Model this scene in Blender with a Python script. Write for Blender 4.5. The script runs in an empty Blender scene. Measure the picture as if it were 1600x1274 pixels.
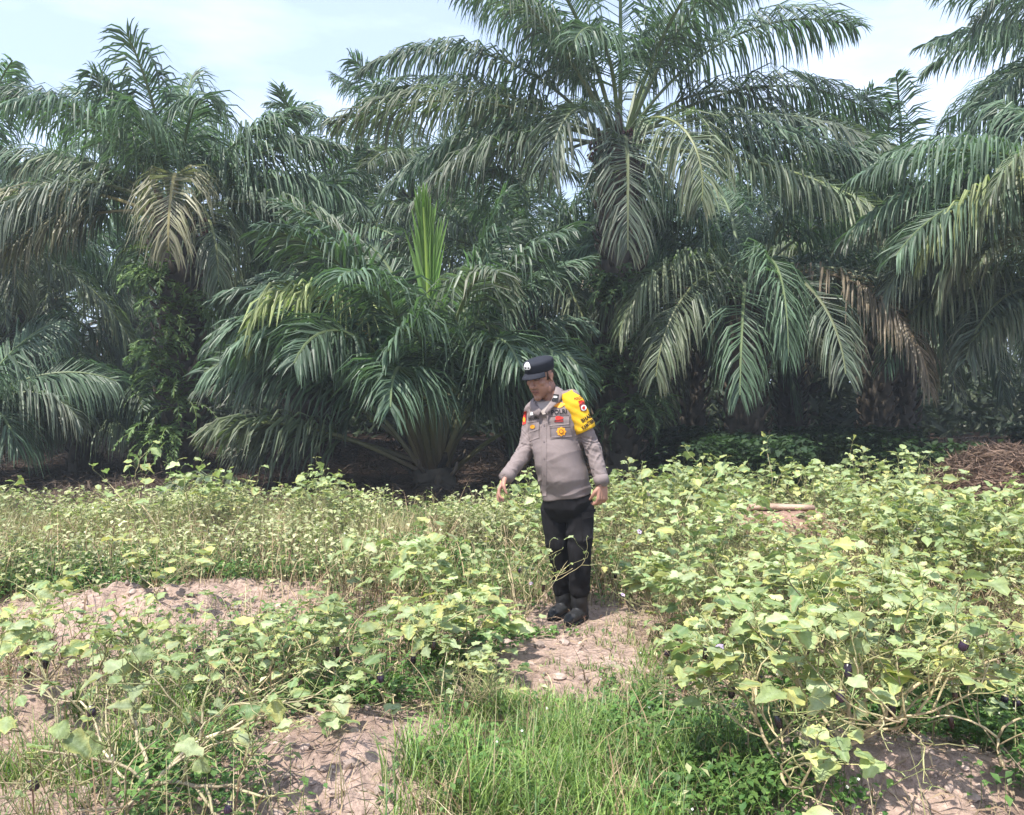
import bpy, bmesh, math, random
import numpy as np
from mathutils import Vector, Matrix
from mathutils.bvhtree import BVHTree

# ------------------------------------------------------------------ camera
F = 1300.0; HY = 603.0; EYE = 1.5          # photo focal length, horizon row, eye height
scene = bpy.context.scene
cam_d = bpy.data.cameras.new('camera'); cam = bpy.data.objects.new('camera', cam_d)
scene.collection.objects.link(cam)
cam.location = (0, 0, EYE); cam.rotation_euler = (math.radians(90), 0, 0)
cam_d.sensor_width = 36; cam_d.lens = F / 1600 * 36
cam_d.shift_y = -(637 - HY) / 1600
cam_d.clip_start = .05; cam_d.clip_end = 2000
scene.camera = cam
def px(x, y, Y):
    return np.array([(x - 800) / F * Y, Y, EYE - (y - HY) / F * Y])

# ------------------------------------------------------------------ sky, sun, exposure
SUN_EL = math.radians(64); SUN_AZ = math.radians(-128)     # azimuth from +X towards +Y of the sun position
sd = Vector((math.cos(SUN_EL) * math.cos(SUN_AZ), math.cos(SUN_EL) * math.sin(SUN_AZ), math.sin(SUN_EL)))
w = bpy.data.worlds.new('World'); scene.world = w; w.use_nodes = True
nt = w.node_tree; nt.nodes.clear()
out = nt.nodes.new('ShaderNodeOutputWorld'); bg = nt.nodes.new('ShaderNodeBackground')
sky = nt.nodes.new('ShaderNodeTexSky'); sky.sky_type = 'NISHITA'; sky.sun_disc = False
sky.sun_elevation = SUN_EL; sky.sun_rotation = math.radians(90) - SUN_AZ
sky.air_density = 1.0; sky.dust_density = 1.5; sky.ozone_density = 1.5
tc = nt.nodes.new('ShaderNodeTexCoord'); mp = nt.nodes.new('ShaderNodeMapping'); mp.inputs['Scale'].default_value = (1.3, 1.3, 4.5)
nz = nt.nodes.new('ShaderNodeTexNoise'); nz.inputs['Scale'].default_value = 2.2; nz.inputs['Detail'].default_value = 7; nz.inputs['Roughness'].default_value = .55
rp = nt.nodes.new('ShaderNodeValToRGB'); rp.color_ramp.elements[0].position = .40; rp.color_ramp.elements[1].position = .72
rp.color_ramp.elements[0].color = (.42, .42, .42, 1); rp.color_ramp.elements[1].color = (.95, .95, .95, 1)
mx = nt.nodes.new('ShaderNodeMix'); mx.data_type = 'RGBA'
nt.links.new(tc.outputs['Generated'], mp.inputs[0]); nt.links.new(mp.outputs[0], nz.inputs['Vector'])
nt.links.new(nz.outputs[0], rp.inputs[0]); nt.links.new(rp.outputs[0], mx.inputs['Factor'])
nt.links.new(sky.outputs[0], mx.inputs['A']); mx.inputs['B'].default_value = (6.2, 7.25, 9.6, 1)
nt.links.new(mx.outputs['Result'], bg.inputs[0]); bg.inputs[1].default_value = .12
nt.links.new(bg.outputs[0], out.inputs[0])
sl = bpy.data.lights.new('sun', 'SUN'); sl.energy = 4.9; sl.angle = math.radians(.6); sl.color = (1, .95, .87)
so = bpy.data.objects.new('sun', sl); scene.collection.objects.link(so)
so.rotation_euler = sd.to_track_quat('Z', 'Y').to_euler(); so.location = (-5, -5, 20)
scene.view_settings.view_transform = 'Standard'; scene.view_settings.look = 'None'
scene.view_settings.exposure = .85; scene.view_settings.gamma = 1
scene.cycles.max_bounces = 6; scene.cycles.diffuse_bounces = 3; scene.cycles.glossy_bounces = 2
scene.cycles.transmission_bounces = 4; scene.cycles.transparent_max_bounces = 4
scene.cycles.use_adaptive_sampling = True; scene.cycles.adaptive_threshold = .02
COL = scene.collection

# ------------------------------------------------------------------ helpers
def mk(name, V, faces, mats, col=None, mi=None, smooth=True):
    """faces: list of int arrays (m,k)"""
    V = np.asarray(V, dtype=np.float32); me = bpy.data.meshes.new(name)
    faces = [np.asarray(f, dtype=np.int32) for f in faces if len(f)]
    me.vertices.add(len(V)); me.vertices.foreach_set('co', V.ravel())
    nl = sum(f.size for f in faces); npoly = sum(len(f) for f in faces)
    me.loops.add(nl); me.loops.foreach_set('vertex_index', np.concatenate([f.ravel() for f in faces]))
    me.polygons.add(npoly); st = []; o = 0
    for f in faces:
        st.append(o + np.arange(len(f)) * f.shape[1]); o += f.size
    me.polygons.foreach_set('loop_start', np.concatenate(st).astype(np.int32))
    me.polygons.foreach_set('use_smooth', np.full(npoly, smooth))
    if mi is not None: me.polygons.foreach_set('material_index', np.asarray(mi, dtype=np.int32))
    me.update(calc_edges=True); me.validate()
    if col is not None:
        c = np.ones((len(V), 4), dtype=np.float32); c[:, :3] = np.asarray(col)
        a = me.color_attributes.new('Col', 'FLOAT_COLOR', 'POINT'); a.data.foreach_set('color', c.ravel())
    for m in (mats if isinstance(mats, (list, tuple)) else [mats]): me.materials.append(m)
    return me
def ob(name, me, parent=None, loc=None, rz=None):
    o = bpy.data.objects.new(name, me); COL.objects.link(o)
    if parent is not None: o.parent = parent
    if loc is not None: o.location = loc
    if rz is not None: o.rotation_euler = (0, 0, rz)
    return o
def tag(o, label=None, cat=None, group=None, kind=None):
    if label: o['label'] = label
    if cat: o['category'] = cat
    if group: o['group'] = group
    if kind: o['kind'] = kind
    return o
class MB:
    def __init__(s): s.V = []; s.F = {}; s.C = []; s.n = 0
    def add(s, V, Fs, C):
        V = np.asarray(V, float).reshape(-1, 3)
        C = np.asarray(C, float)
        if C.ndim == 1: C = np.tile(C, (len(V), 1))
        for f in (Fs if isinstance(Fs, list) else [Fs]):
            f = np.asarray(f, int)
            if len(f): s.F.setdefault(f.shape[1], []).append(f + s.n)
        s.V.append(V); s.C.append(C); s.n += len(V)
    def mesh(s, name, mats, smooth=True):
        return mk(name, np.concatenate(s.V), [np.concatenate(f) for f in s.F.values()], mats, np.concatenate(s.C), smooth=smooth)
def nrm(a): return a / np.maximum(np.linalg.norm(a, axis=-1, keepdims=True), 1e-9)
def grid_faces(r, c):
    i = np.arange(r - 1)[:, None] * c + np.arange(c - 1)[None]
    i = i.ravel(); return np.stack([i, i + 1, i + c + 1, i + c], 1)
def tube(pts, rad, k=6, flat=1.0, up=None, caps=True):
    """open or capped tube round a polyline; returns V, [faces]"""
    P = np.asarray(pts, float); n = len(P); R = np.broadcast_to(np.asarray(rad, float), (n,))
    T = nrm(np.gradient(P, axis=0)); u = np.array([0, 0, 1.]) if up is None else np.asarray(up, float)
    if up is None and abs(T[0] @ u) > .9: u = np.array([1., 0, 0])
    V = []
    for i in range(n):
        u = u - (u @ T[i]) * T[i]; u = u / max(np.linalg.norm(u), 1e-9); s = np.cross(T[i], u)
        a = np.arange(k) / k * 2 * np.pi
        V.append(P[i] + R[i] * (np.cos(a)[:, None] * s + flat * np.sin(a)[:, None] * u))
    V = np.concatenate(V); i = np.arange(n - 1)[:, None] * k; j = np.arange(k)[None]
    q = np.stack([(i + j), (i + (j + 1) % k), (i + k + (j + 1) % k), (i + k + j)], -1).reshape(-1, 4)
    Fs = [q]
    if caps: Fs.append(np.array([list(range(k))[::-1]])); Fs.append(np.array([list(range((n - 1) * k, n * k))]))
    return V, Fs
_h = np.random.RandomState(5).rand(512, 512)
def vnoise(x, y, f=1.0):
    x = np.asarray(x, float) * f + 1000.3; y = np.asarray(y, float) * f + 1000.7
    xi = np.floor(x).astype(int); yi = np.floor(y).astype(int); fx = x - xi; fy = y - yi
    fx = fx * fx * (3 - 2 * fx); fy = fy * fy * (3 - 2 * fy); g = lambda a, b: _h[a % 512, b % 512]
    return (g(xi, yi) * (1 - fx) + g(xi + 1, yi) * fx) * (1 - fy) + (g(xi, yi + 1) * (1 - fx) + g(xi + 1, yi + 1) * fx) * fy
def fbm(x, y, f=1.0, o=4):
    s = 0; a = 1; t = 0
    for i in range(o): s = s + a * vnoise(x + i * 17.3, y - i * 9.1, f); t += a; a *= .5; f *= 2.03
    return s / t - .5

# ------------------------------------------------------------------ materials
def nmat(name, rough=.6, spec=.5):
    m = bpy.data.materials.new(name); m.use_nodes = True; n = m.node_tree; b = n.nodes['Principled BSDF']
    b.inputs['Roughness'].default_value = rough; b.inputs['Specular IOR Level'].default_value = spec
    return m, n, b
def N(n, t, **k):
    x = n.nodes.new(t)
    for a, v in k.items(): setattr(x, a, v)
    return x
def vcol_mat(name, rough=.5, spec=.5, transl=0., bump=0., bscale=60., vary=.25, nvar=.2, nscale=3., tcol=(.35, .5, .12), objrand=.25, sheen=0):
    m, n, b = nmat(name, rough, spec); L = n.links.new
    at = N(n, 'ShaderNodeAttribute', attribute_name='Col')
    geo = N(n, 'ShaderNodeNewGeometry'); oi = N(n, 'ShaderNodeObjectInfo'); tcn = N(n, 'ShaderNodeTexCoord')
    nz = N(n, 'ShaderNodeTexNoise'); nz.inputs['Scale'].default_value = nscale; nz.inputs['Detail'].default_value = 4
    L(tcn.outputs['Object'], nz.inputs['Vector'])
    m1 = N(n, 'ShaderNodeMapRange'); m1.inputs['To Min'].default_value = 1 - vary; m1.inputs['To Max'].default_value = 1 + vary
    L(geo.outputs['Random Per Island'], m1.inputs['Value'])
    m2 = N(n, 'ShaderNodeMapRange'); m2.inputs['From Min'].default_value = .3; m2.inputs['From Max'].default_value = .7
    m2.inputs['To Min'].default_value = 1 - nvar; m2.inputs['To Max'].default_value = 1 + nvar; L(nz.outputs[0], m2.inputs['Value'])
    m3 = N(n, 'ShaderNodeMapRange'); m3.inputs['To Min'].default_value = 1 - objrand; m3.inputs['To Max'].default_value = 1 + objrand
    L(oi.outputs['Random'], m3.inputs['Value'])
    a = N(n, 'ShaderNodeMath', operation='MULTIPLY'); L(m1.outputs[0], a.inputs[0]); L(m2.outputs[0], a.inputs[1])
    a2 = N(n, 'ShaderNodeMath', operation='MULTIPLY'); L(a.outputs[0], a2.inputs[0]); L(m3.outputs[0], a2.inputs[1])
    vm = N(n, 'ShaderNodeVectorMath', operation='SCALE'); L(at.outputs['Color'], vm.inputs[0]); L(a2.outputs[0], vm.inputs['Scale'])
    L(vm.outputs[0], b.inputs['Base Color'])
    if sheen: b.inputs['Sheen Weight'].default_value = sheen
    if bump:
        nb = N(n, 'ShaderNodeTexNoise'); nb.inputs['Scale'].default_value = bscale; nb.inputs['Detail'].default_value = 3
        L(tcn.outputs['Object'], nb.inputs['Vector'])
        bp = N(n, 'ShaderNodeBump'); bp.inputs['Strength'].default_value = bump; bp.inputs['Distance'].default_value = .01
        L(nb.outputs[0], bp.inputs['Height']); L(bp.outputs[0], b.inputs['Normal'])
    if transl:
        tr = N(n, 'ShaderNodeBsdfTranslucent'); mxs = N(n, 'ShaderNodeMixShader'); mxs.inputs[0].default_value = transl
        vt = N(n, 'ShaderNodeVectorMath', operation='MULTIPLY'); L(vm.outputs[0], vt.inputs[0]); vt.inputs[1].default_value = tcol
        L(vt.outputs[0], tr.inputs['Color'])
        L(b.outputs[0], mxs.inputs[1]); L(tr.outputs[0], mxs.inputs[2])
        L(mxs.outputs[0], n.nodes['Material Output'].inputs['Surface'])
    return m
M_palm = vcol_mat('palm_leaf', .46, .42, .25, vary=.35, nvar=.25, nscale=1.2, tcol=(1.6, 2.1, .9))
M_trunk = vcol_mat('palm_trunk', .85, .3, bump=.9, bscale=22, vary=.35, nvar=.45, nscale=5)
M_fruitb = vcol_mat('palm_fruit', .5, .4, vary=.4)
M_leaf = vcol_mat('broad_leaf', .55, .35, .30, bump=.5, bscale=90, vary=.22, nvar=.22, nscale=22, tcol=(1.25, 1.35, .8), objrand=.12)
M_stem = vcol_mat('green_brown_stem', .7, .3, bump=.5, bscale=120, vary=.25, nvar=.3, nscale=20, objrand=.15)
M_fruit = vcol_mat('eggplant_skin', .25, .6, vary=.1)
M_grass = vcol_mat('grass_blade', .45, .4, .3, vary=.35, nvar=.3, nscale=2.0, tcol=(1.3, 1.5, .7))
M_weed = vcol_mat('weed_leaf', .5, .4, .28, vary=.35, nvar=.3, nscale=2.0, tcol=(1.2, 1.5, .8))
M_dry = vcol_mat('dry_straw', .8, .25, .12, vary=.4, nvar=.3, nscale=2.5, tcol=(1, 1, .9))
M_clod = vcol_mat('dry_soil_clod', .95, .15, bump=1., bscale=45, vary=.18, nvar=.25, nscale=14)
M_wood = vcol_mat('cut_wood', .8, .25, bump=.6, bscale=60, vary=.1, nvar=.3, nscale=9)

def soil_material():
    m, n, b = nmat('soil', .95, .15); L = n.links.new
    tcn = N(n, 'ShaderNodeTexCoord'); geo = N(n, 'ShaderNodeNewGeometry')
    n1 = N(n, 'ShaderNodeTexNoise'); n1.inputs['Scale'].default_value = 1.3; n1.inputs['Detail'].default_value = 8; n1.inputs['Roughness'].default_value = .6
    n2 = N(n, 'ShaderNodeTexNoise'); n2.inputs['Scale'].default_value = 26; n2.inputs['Detail'].default_value = 6; n2.inputs['Roughness'].default_value = .7
    vo = N(n, 'ShaderNodeTexVoronoi'); vo.feature = 'DISTANCE_TO_EDGE'; vo.inputs['Scale'].default_value = 9
    wv = N(n, 'ShaderNodeVectorMath', operation='ADD'); sc = N(n, 'ShaderNodeVectorMath', operation='SCALE'); sc.inputs['Scale'].default_value = .12
    for x in (n1, n2): L(tcn.outputs['Object'], x.inputs['Vector'])
    L(n2.outputs['Color'], sc.inputs[0]); L(tcn.outputs['Object'], wv.inputs[0]); L(sc.outputs[0], wv.inputs[1]); L(wv.outputs[0], vo.inputs['Vector'])
    r1 = N(n, 'ShaderNodeValToRGB'); e = r1.color_ramp.elements
    e[0].position = .3; e[0].color = (.25, .18, .145, 1); e[1].position = .62; e[1].color = (.46, .345, .29, 1)
    x = e.new(.46); x.color = (.36, .265, .22, 1)
    L(n1.outputs[0], r1.inputs[0])
    r2 = N(n, 'ShaderNodeValToRGB'); r2.color_ramp.elements[0].position = .32; r2.color_ramp.elements[0].color = (.5, .5, .5, 1); r2.color_ramp.elements[1].position = .6; r2.color_ramp.elements[1].color = (1.12, 1.1, 1.08, 1)
    L(n2.outputs[0], r2.inputs[0])
    mm = N(n, 'ShaderNodeMix', data_type='RGBA', blend_type='MULTIPLY'); mm.inputs['Factor'].default_value = 1
    L(r1.outputs[0], mm.inputs['A']); L(r2.outputs[0], mm.inputs['B'])
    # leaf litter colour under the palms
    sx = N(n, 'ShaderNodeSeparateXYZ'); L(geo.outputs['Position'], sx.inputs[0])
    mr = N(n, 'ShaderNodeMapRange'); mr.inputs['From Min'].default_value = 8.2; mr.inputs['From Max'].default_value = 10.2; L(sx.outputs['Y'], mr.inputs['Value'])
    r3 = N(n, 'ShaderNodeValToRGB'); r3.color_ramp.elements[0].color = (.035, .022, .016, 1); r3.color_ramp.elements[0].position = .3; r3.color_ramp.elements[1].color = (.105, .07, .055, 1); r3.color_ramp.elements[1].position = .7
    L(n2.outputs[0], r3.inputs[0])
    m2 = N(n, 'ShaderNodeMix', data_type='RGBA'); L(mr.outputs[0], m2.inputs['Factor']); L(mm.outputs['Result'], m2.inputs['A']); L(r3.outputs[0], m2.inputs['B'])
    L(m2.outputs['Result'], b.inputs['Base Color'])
    ad = N(n, 'ShaderNodeMath', operation='MULTIPLY_ADD'); mn = N(n, 'ShaderNodeMath', operation='MINIMUM'); mn.inputs[1].default_value = .08
    L(vo.outputs['Distance'], mn.inputs[0]); L(mn.outputs[0], ad.inputs[0]); ad.inputs[1].default_value = 1.; L(n2.outputs[0], ad.inputs[2])
    bp = N(n, 'ShaderNodeBump'); bp.inputs['Strength'].default_value = 1; bp.inputs['Distance'].default_value = .022
    L(ad.outputs[0], bp.inputs['Height']); L(bp.outputs[0], b.inputs['Normal'])
    return m
M_soil = soil_material()

# ------------------------------------------------------------------ ground
def gpx(x, y):                       # photo pixel -> point on the ground plane
    Y = EYE * F / (y - HY); return (x - 800) / F * Y, Y
MOUNDS = []                          # x, y, rx, ry, height
for (a, b, rx, ry, h) in ((290, 985, .85, .38, .17), (90, 995, .75, .34, .15), (330, 935, .4, .3, .12), (500, 1215, .42, .26, .12), (560, 1165, .4, .25, .08), (480, 930, .5, .25, .08),
                          (1480, 1235, .5, .3, .10), (1330, 1210, .5, .3, .09), (650, 885, .6, .3, .16), (900, 1040, .5, .5, .05), (1000, 985, .5, .3, .06), (60, 1110, .5, .3, .08)):
    X, Y = gpx(a, b); MOUNDS.append((X, Y, rx, ry, h))
def ground_z(x, y):
    x = np.asarray(x, float); y = np.asarray(y, float); z = np.zeros(np.broadcast(x, y).shape)
    for (mx_, my_, rx, ry, h) in MOUNDS:
        d = ((x - mx_) / rx) ** 2 + ((y - my_) / ry) ** 2; z = z + h * np.exp(-d * 1.1) * (1 + .9 * fbm(x, y, 7, 3))
    near = np.clip((12 - y) / 4, 0, 1)
    z = z + near * (.05 * fbm(x, y, 2.2, 5) + .03 * np.abs(fbm(x, y, 11, 4)))
    z = z + (1 - near) * .12 * fbm(x, y, .3, 3)
    flat = np.exp(-(((x - .36) / .3) ** 2 + ((y - 5.3) / .32) ** 2) ** 2)      # where the man stands
    return z * (1 - flat)
def graded(lo, a, b, hi, step, ng):
    core = np.arange(a, b, step); t = np.geomspace(step, hi - b, ng); t2 = np.geomspace(step, a - lo, ng)
    return np.concatenate([(a - t2)[::-1], core, b + t])
gx = graded(-450, -5, 5, 450, .03, 60); gy = graded(-60, 2.3, 9, 700, .03, 60)
GX, GY = np.meshgrid(gx, gy); GZ = ground_z(GX, GY)
V = np.stack([GX, GY, GZ], -1).reshape(-1, 3)
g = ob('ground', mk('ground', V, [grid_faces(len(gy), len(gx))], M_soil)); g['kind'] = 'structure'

# ------------------------------------------------------------------ oil palms
GREEN = dict(fresh=(.078, .122, .076), old=(.098, .128, .076), grey=(.096, .128, .092), lime=(.12, .205, .05), straw=(.185, .18, .115), yellow=(.22, .255, .11), brown=(.135, .108, .075), far=(.085, .12, .085))  # far: green lightened slightly, distance haze put into the frond colour
def frond_arrays(L, elev, droop, seed, kind='fresh', n=88, lmax=.85, width=.036, pet=.25, bend=0., grav=.7, closed=0., segs=3, rr=.035, spread=1., pw=1.35, pcol=None):
    r = np.random.RandomState(seed); m = 26; s = np.linspace(0, 1, m)
    th = np.radians(elev - droop * s ** pw); ph = np.radians(bend) * s ** 1.5
    T = np.stack([np.cos(th) * np.cos(ph), np.cos(th) * np.sin(ph), np.sin(th)], 1)
    P = np.concatenate([[[0, 0, 0]], np.cumsum((T[1:] + T[:-1]) / 2 * L / (m - 1), 0)])
    col = np.array(GREEN[kind]); mb = MB()
    rad = rr * (1.15 - s) ** .8 + .004; rad[0] *= 2.0; rad[1] *= 1.3
    v, f = tube(P, rad, 5, .75)
    pc = col * (1.5, 1.35, 1.1) + (.02, .015, .0)
    if kind == 'brown': pc = np.array((.24, .17, .10))
    if kind == 'yellow': pc = np.array((.30, .26, .10))
    if pcol: pc = np.clip(1 - s / pet * .8, 0, 1).repeat(5)[:, None] * (np.array(pcol) - pc) + pc
    mb.add(v, f, pc)
    # leaflets
    t = np.linspace(pet, .995, n); t = np.repeat(t, 2) + r.uniform(-.4, .4, 2 * n) * (1 - pet) / n; side = np.tile([1., -1.], n); N2 = 2 * n
    t = np.clip(t, pet, 1); keep = r.rand(N2) > .12 * (vnoise(t * 30 + seed, side * 3.1 + seed) > .66) * 5; keep &= r.rand(N2) > (.04 if kind in ('fresh', 'far', 'lime') else .14)
    t = t[keep]; side = side[keep]; N2 = len(t)
    ip = lambda A: np.stack([np.interp(t, s, A[:, k]) for k in range(3)], 1)
    b = ip(P); Tt = nrm(ip(T)); B = nrm(np.cross(Tt, np.array([0, 0, 1.]))); Nn = np.cross(B, Tt)
    roll = r.uniform(-.25, .25) + r.uniform(-.9, .9) * t; cr, sr = np.cos(roll)[:, None], np.sin(roll)[:, None]; B, Nn = B * cr + Nn * sr, Nn * cr - B * sr
    u = (t - pet) / (1 - pet)
    ln = lmax * 1.08 * (.45 + .75 * np.sin(np.pi * np.clip(u * .9 + .1, 0, 1)) ** .8) * (1 - .35 * u) * r.uniform(.82, 1.12, N2)
    al = np.radians((68 - 38 * u) * (1 - closed) * spread) + r.normal(0, .08, N2)
    be = (r.uniform(-.25, .55, N2)) * (1 - .5 * u) * (1 - closed)
    d = np.cos(al)[:, None] * Tt + np.sin(al)[:, None] * (side[:, None] * np.cos(be)[:, None] * B + np.sin(be)[:, None] * Nn)
    d = nrm(d); tw = r.uniform(-.7, .7, N2); pos = b.copy(); G = np.array([0, 0, -1.])
    prof = {3: (.45, 1., .8, .06), 2: (.6, 1., .06)}[segs]; rows = []; g_ = grav * np.where(r.rand(N2) < .12, 3., r.uniform(.5, 1.5, N2))[:, None] * (ln / lmax)[:, None]
    for k in range(segs + 1):
        W = nrm(Tt - (Tt * d).sum(1, keepdims=True) * d); X = np.cross(d, W)
        W2 = W * np.cos(tw)[:, None] + X * np.sin(tw)[:, None]; X2 = np.cross(d, W2)
        wk = (width * .5 * prof[k] * r.uniform(.85, 1.15, N2))[:, None]
        rows.append(np.stack([pos - W2 * wk, pos + X2 * wk * .45 * np.where(X2[:, 2:] > 0, 1, -1), pos + W2 * wk], 1))
        if k < segs: pos = pos + d * (ln / segs)[:, None]; d = nrm(d + G * g_ * (1.5 if k else 1.0))
    A = np.stack(rows, 1)                                  # N2, segs+1, 3, 3
    nv = (segs + 1) * 3; q = grid_faces(segs + 1, 3)
    Fq = (np.arange(N2)[:, None, None] * nv + q[None]).reshape(-1, 4)
    C = col[None, :] * r.uniform(.75, 1.3, (N2, 1)); C = np.repeat(C[:, None], nv, 1)
    if kind in ('old', 'grey', 'brown', 'straw'):
        tip = np.tile(np.repeat(np.linspace(0, 1, segs + 1), 3)[None, :, None], (N2, 1, 1)) * r.uniform(0, 1, (N2, 1, 1)) * np.clip(.2 + u, 0, 1)[:, None, None]
        C = C * (1 - tip * .5) + np.array((.20, .165, .11)) * tip * .5
    mb.add(A.reshape(-1, 3), Fq, C.reshape(-1, 3))
    return mb
_fc = {}
def frond_mesh(**k):
    key = tuple(sorted(k.items()))
    if key not in _fc: _fc[key] = frond_arrays(**k).mesh('frond', M_palm, smooth=False)
    return _fc[key]

def trunk_mesh(h, r0, seed, lean=(0, 0), stubs=True):
    r = np.random.RandomState(seed); mb = MB(); n = max(6, int(h * 5)); z = np.linspace(-.15, h, n)
    P = np.stack([lean[0] * (z / h) ** 1.5 * (z > 0), lean[1] * (z / h) ** 1.5 * (z > 0), z], 1); P = np.nan_to_num(P)
    rad = r0 * (1 + .2 * np.exp(-np.maximum(z, 0) / .25)) * r.uniform(.92, 1.08, n); rad[-1] *= .6
    v, f = tube(P, rad, 14); v += r.normal(0, .018, v.shape); mb.add(v, f, (.055, .045, .035))
    k = int(h * 34) if stubs else 0
    for i in range(k):                                    # old frond bases in a spiral
        zz = -.05 + (h + .05) * i / k; a = i * 2.39996 + r.uniform(-.15, .15); c = np.array([np.interp(zz, z, P[:, 0]), np.interp(zz, z, P[:, 1]), zz])
        o = np.array([math.cos(a), math.sin(a), 0]); L = r.uniform(.14, .34); wdt = r.uniform(.05, .085)
        p0 = c + o * r0 * .75; p1 = c + o * (r0 + L * .35) + (0, 0, L * .5); p2 = c + o * (r0 + L * .5) + (0, 0, L * .95)
        v, f = tube([p0, p1, p2], [wdt, wdt * .8, wdt * .45], 5, .5, up=o); mb.add(v, f, np.array((.085, .066, .048)) * r.uniform(.45, 1.35))
    return mb.mesh('trunk', M_trunk)
def bunch_mesh(seed):
    r = np.random.RandomState(seed); mb = MB()
    for i in range(70):
        a, b_ = r.uniform(0, 6.28), math.acos(r.uniform(-1, 1)); c = .13 * np.array([math.sin(b_) * math.cos(a), math.sin(b_) * math.sin(a), 1.25 * math.cos(b_)])
        o = nrm(c); v, f = tube([c, c + o * .03, c + o * .06], [.026, .03, .006], 5); mb.add(v, f, np.array((.06, .018, .022)) * r.uniform(.5, 1.6))
    return mb.mesh('fruit_bunch', M_fruitb)
BUNCH = bunch_mesh(3)
def palm(x, y, h, label, name='oil_palm', seed=0, fronds=(), auto=26, L=4.4, emin=-25, emax=82, group=None, lean=(0, 0), r0=.3, bunches=0, lod=0, kinds=('fresh', 'fresh', 'fresh', 'grey', 'old'), stubs=True, drp=(55, 95), backonly=False, variants=None):
    root = bpy.data.objects.new(name, None); COL.objects.link(root); z0 = float(ground_z(x, y)); root.location = (x, y, z0)
    tag(root, label, 'palm tree', group)
    r = random.Random(seed)
    ob('trunk', trunk_mesh(h, r0, seed, lean, stubs) if variants is None else variants, root)
    top = (lean[0], lean[1], h)
    def put(az, me):
        a = math.radians(az); o = ob('frond', me, root); o.rotation_euler = (0, 0, a)
        o.location = (top[0] + math.cos(a) * r0 * .45, top[1] + math.sin(a) * r0 * .45, top[2] - r.uniform(.0, .25)); return o
    for k, (az, el, dr, ln, kd, *ex) in enumerate(fronds):
        kw = dict(L=ln, elev=el, droop=dr, seed=seed * 100 + k, kind=kd, n=int(31 * ln), lmax=1.03, width=.034, grav=1.0, bend=r.uniform(-18, 18))
        if ex: kw.update(ex[0])
        o = put(az, frond_mesh(**kw))
        if kd in ('yellow', 'brown', 'lime'): o['label'] = {'yellow': 'yellowing frond', 'brown': 'dry brown frond', 'lime': 'bright lime green young frond'}[kd]
    for i in range(auto):
        t = (i + .5) / auto; az = i * 137.508 + seed * 40 + r.uniform(-12, 12)
        if backonly and math.sin(math.radians(az)) < -.15 and t > .35: continue
        el = emax + (emin - emax) * t ** .85
        if lod:
            c = min(6, int(t * 7)); v = r.randrange(2)
            me = frond_mesh(L=L, elev=float(int(emax + (emin - emax) * ((c + .5) / 7) ** .85)), droop=float([45, 55, 70, 80, 85, 75, 60][c]), seed=900 + c * 7 + v, kind='far', n=[60, 44][lod - 1], lmax=.85, width=[.05, .07][lod - 1], segs=2, grav=.55)
        else:
            kd = kinds[r.randrange(len(kinds))] if t > .3 else 'fresh'
            me = frond_mesh(L=L * r.uniform(.85, 1.1) * (1 if t > .12 else .8), elev=el + r.uniform(-8, 8), droop=r.uniform(*drp) * (1 if t > .2 else .6) * (1 if t < .7 else .75), seed=seed * 300 + i, kind=kd, n=105, lmax=.96, width=.034, bend=r.uniform(-30, 30), grav=1.0)
        put(az, me)
    if variants is not None and h > 4:      # hanging dead skirt below the crown
        for i in range(9):
            put(i * 40 + r.uniform(-9, 9), frond_mesh(L=3.6, elev=-48.0 - 8 * (i % 3), droop=30.0, seed=960 + i % 3, kind='brown' if i % 3 == 0 else 'old', n=44, lmax=.8, width=.06, segs=2, grav=.55))
    for i in range(bunches):
        a = r.uniform(0, 6.28) if i else -1.3; ob('fruit_bunch', BUNCH, root, (top[0] + math.cos(a) * (r0 + .1), top[1] + math.sin(a) * (r0 + .1), h - .25 - .1 * i))
    return root

# A: tall palm behind the man
A = palm(*(px(968, 0, 14.0)[:2]), 5.75, 'tallest oil palm, behind the man, its top fronds cut off by the picture', seed=1, r0=.33, bunches=3, auto=13, emin=0, emax=84, L=4.4, backonly=True,
    fronds=[(178, 52, 78, 5.0, 'fresh'), (172, 30, 40, 4.2, 'fresh'), (186, 22, 48, 4.7, 'old', dict(rr=.03)), (190, 8, 62, 3.6, 'grey'), (176, 12, 55, 4.2, 'fresh'),
            (4, 34, 62, 4.9, 'fresh'), (-6, 14, 45, 4.7, 'grey'), (-14, 4, 40, 4.6, 'fresh'), (-22, -8, 42, 5.6, 'old'), (-5, 55, 70, 4.6, 'fresh'),
            (-118, 25, 125, 3.0, 'grey'), (-70, 12, 112, 3.1, 'old'), (-92, -10, 90, 3.3, 'grey'), (-105, 66, 120, 3.0, 'fresh'), (-60, 62, 70, 4.6, 'fresh'), (-130, 66, 70, 4.6, 'fresh'),
            (-95, 82, 30, 4.4, 'fresh'), (20, 70, 50, 4.6, 'fresh'), (150, 68, 50, 4.6, 'fresh'), (200, 64, 66, 4.4, 'fresh')])
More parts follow.
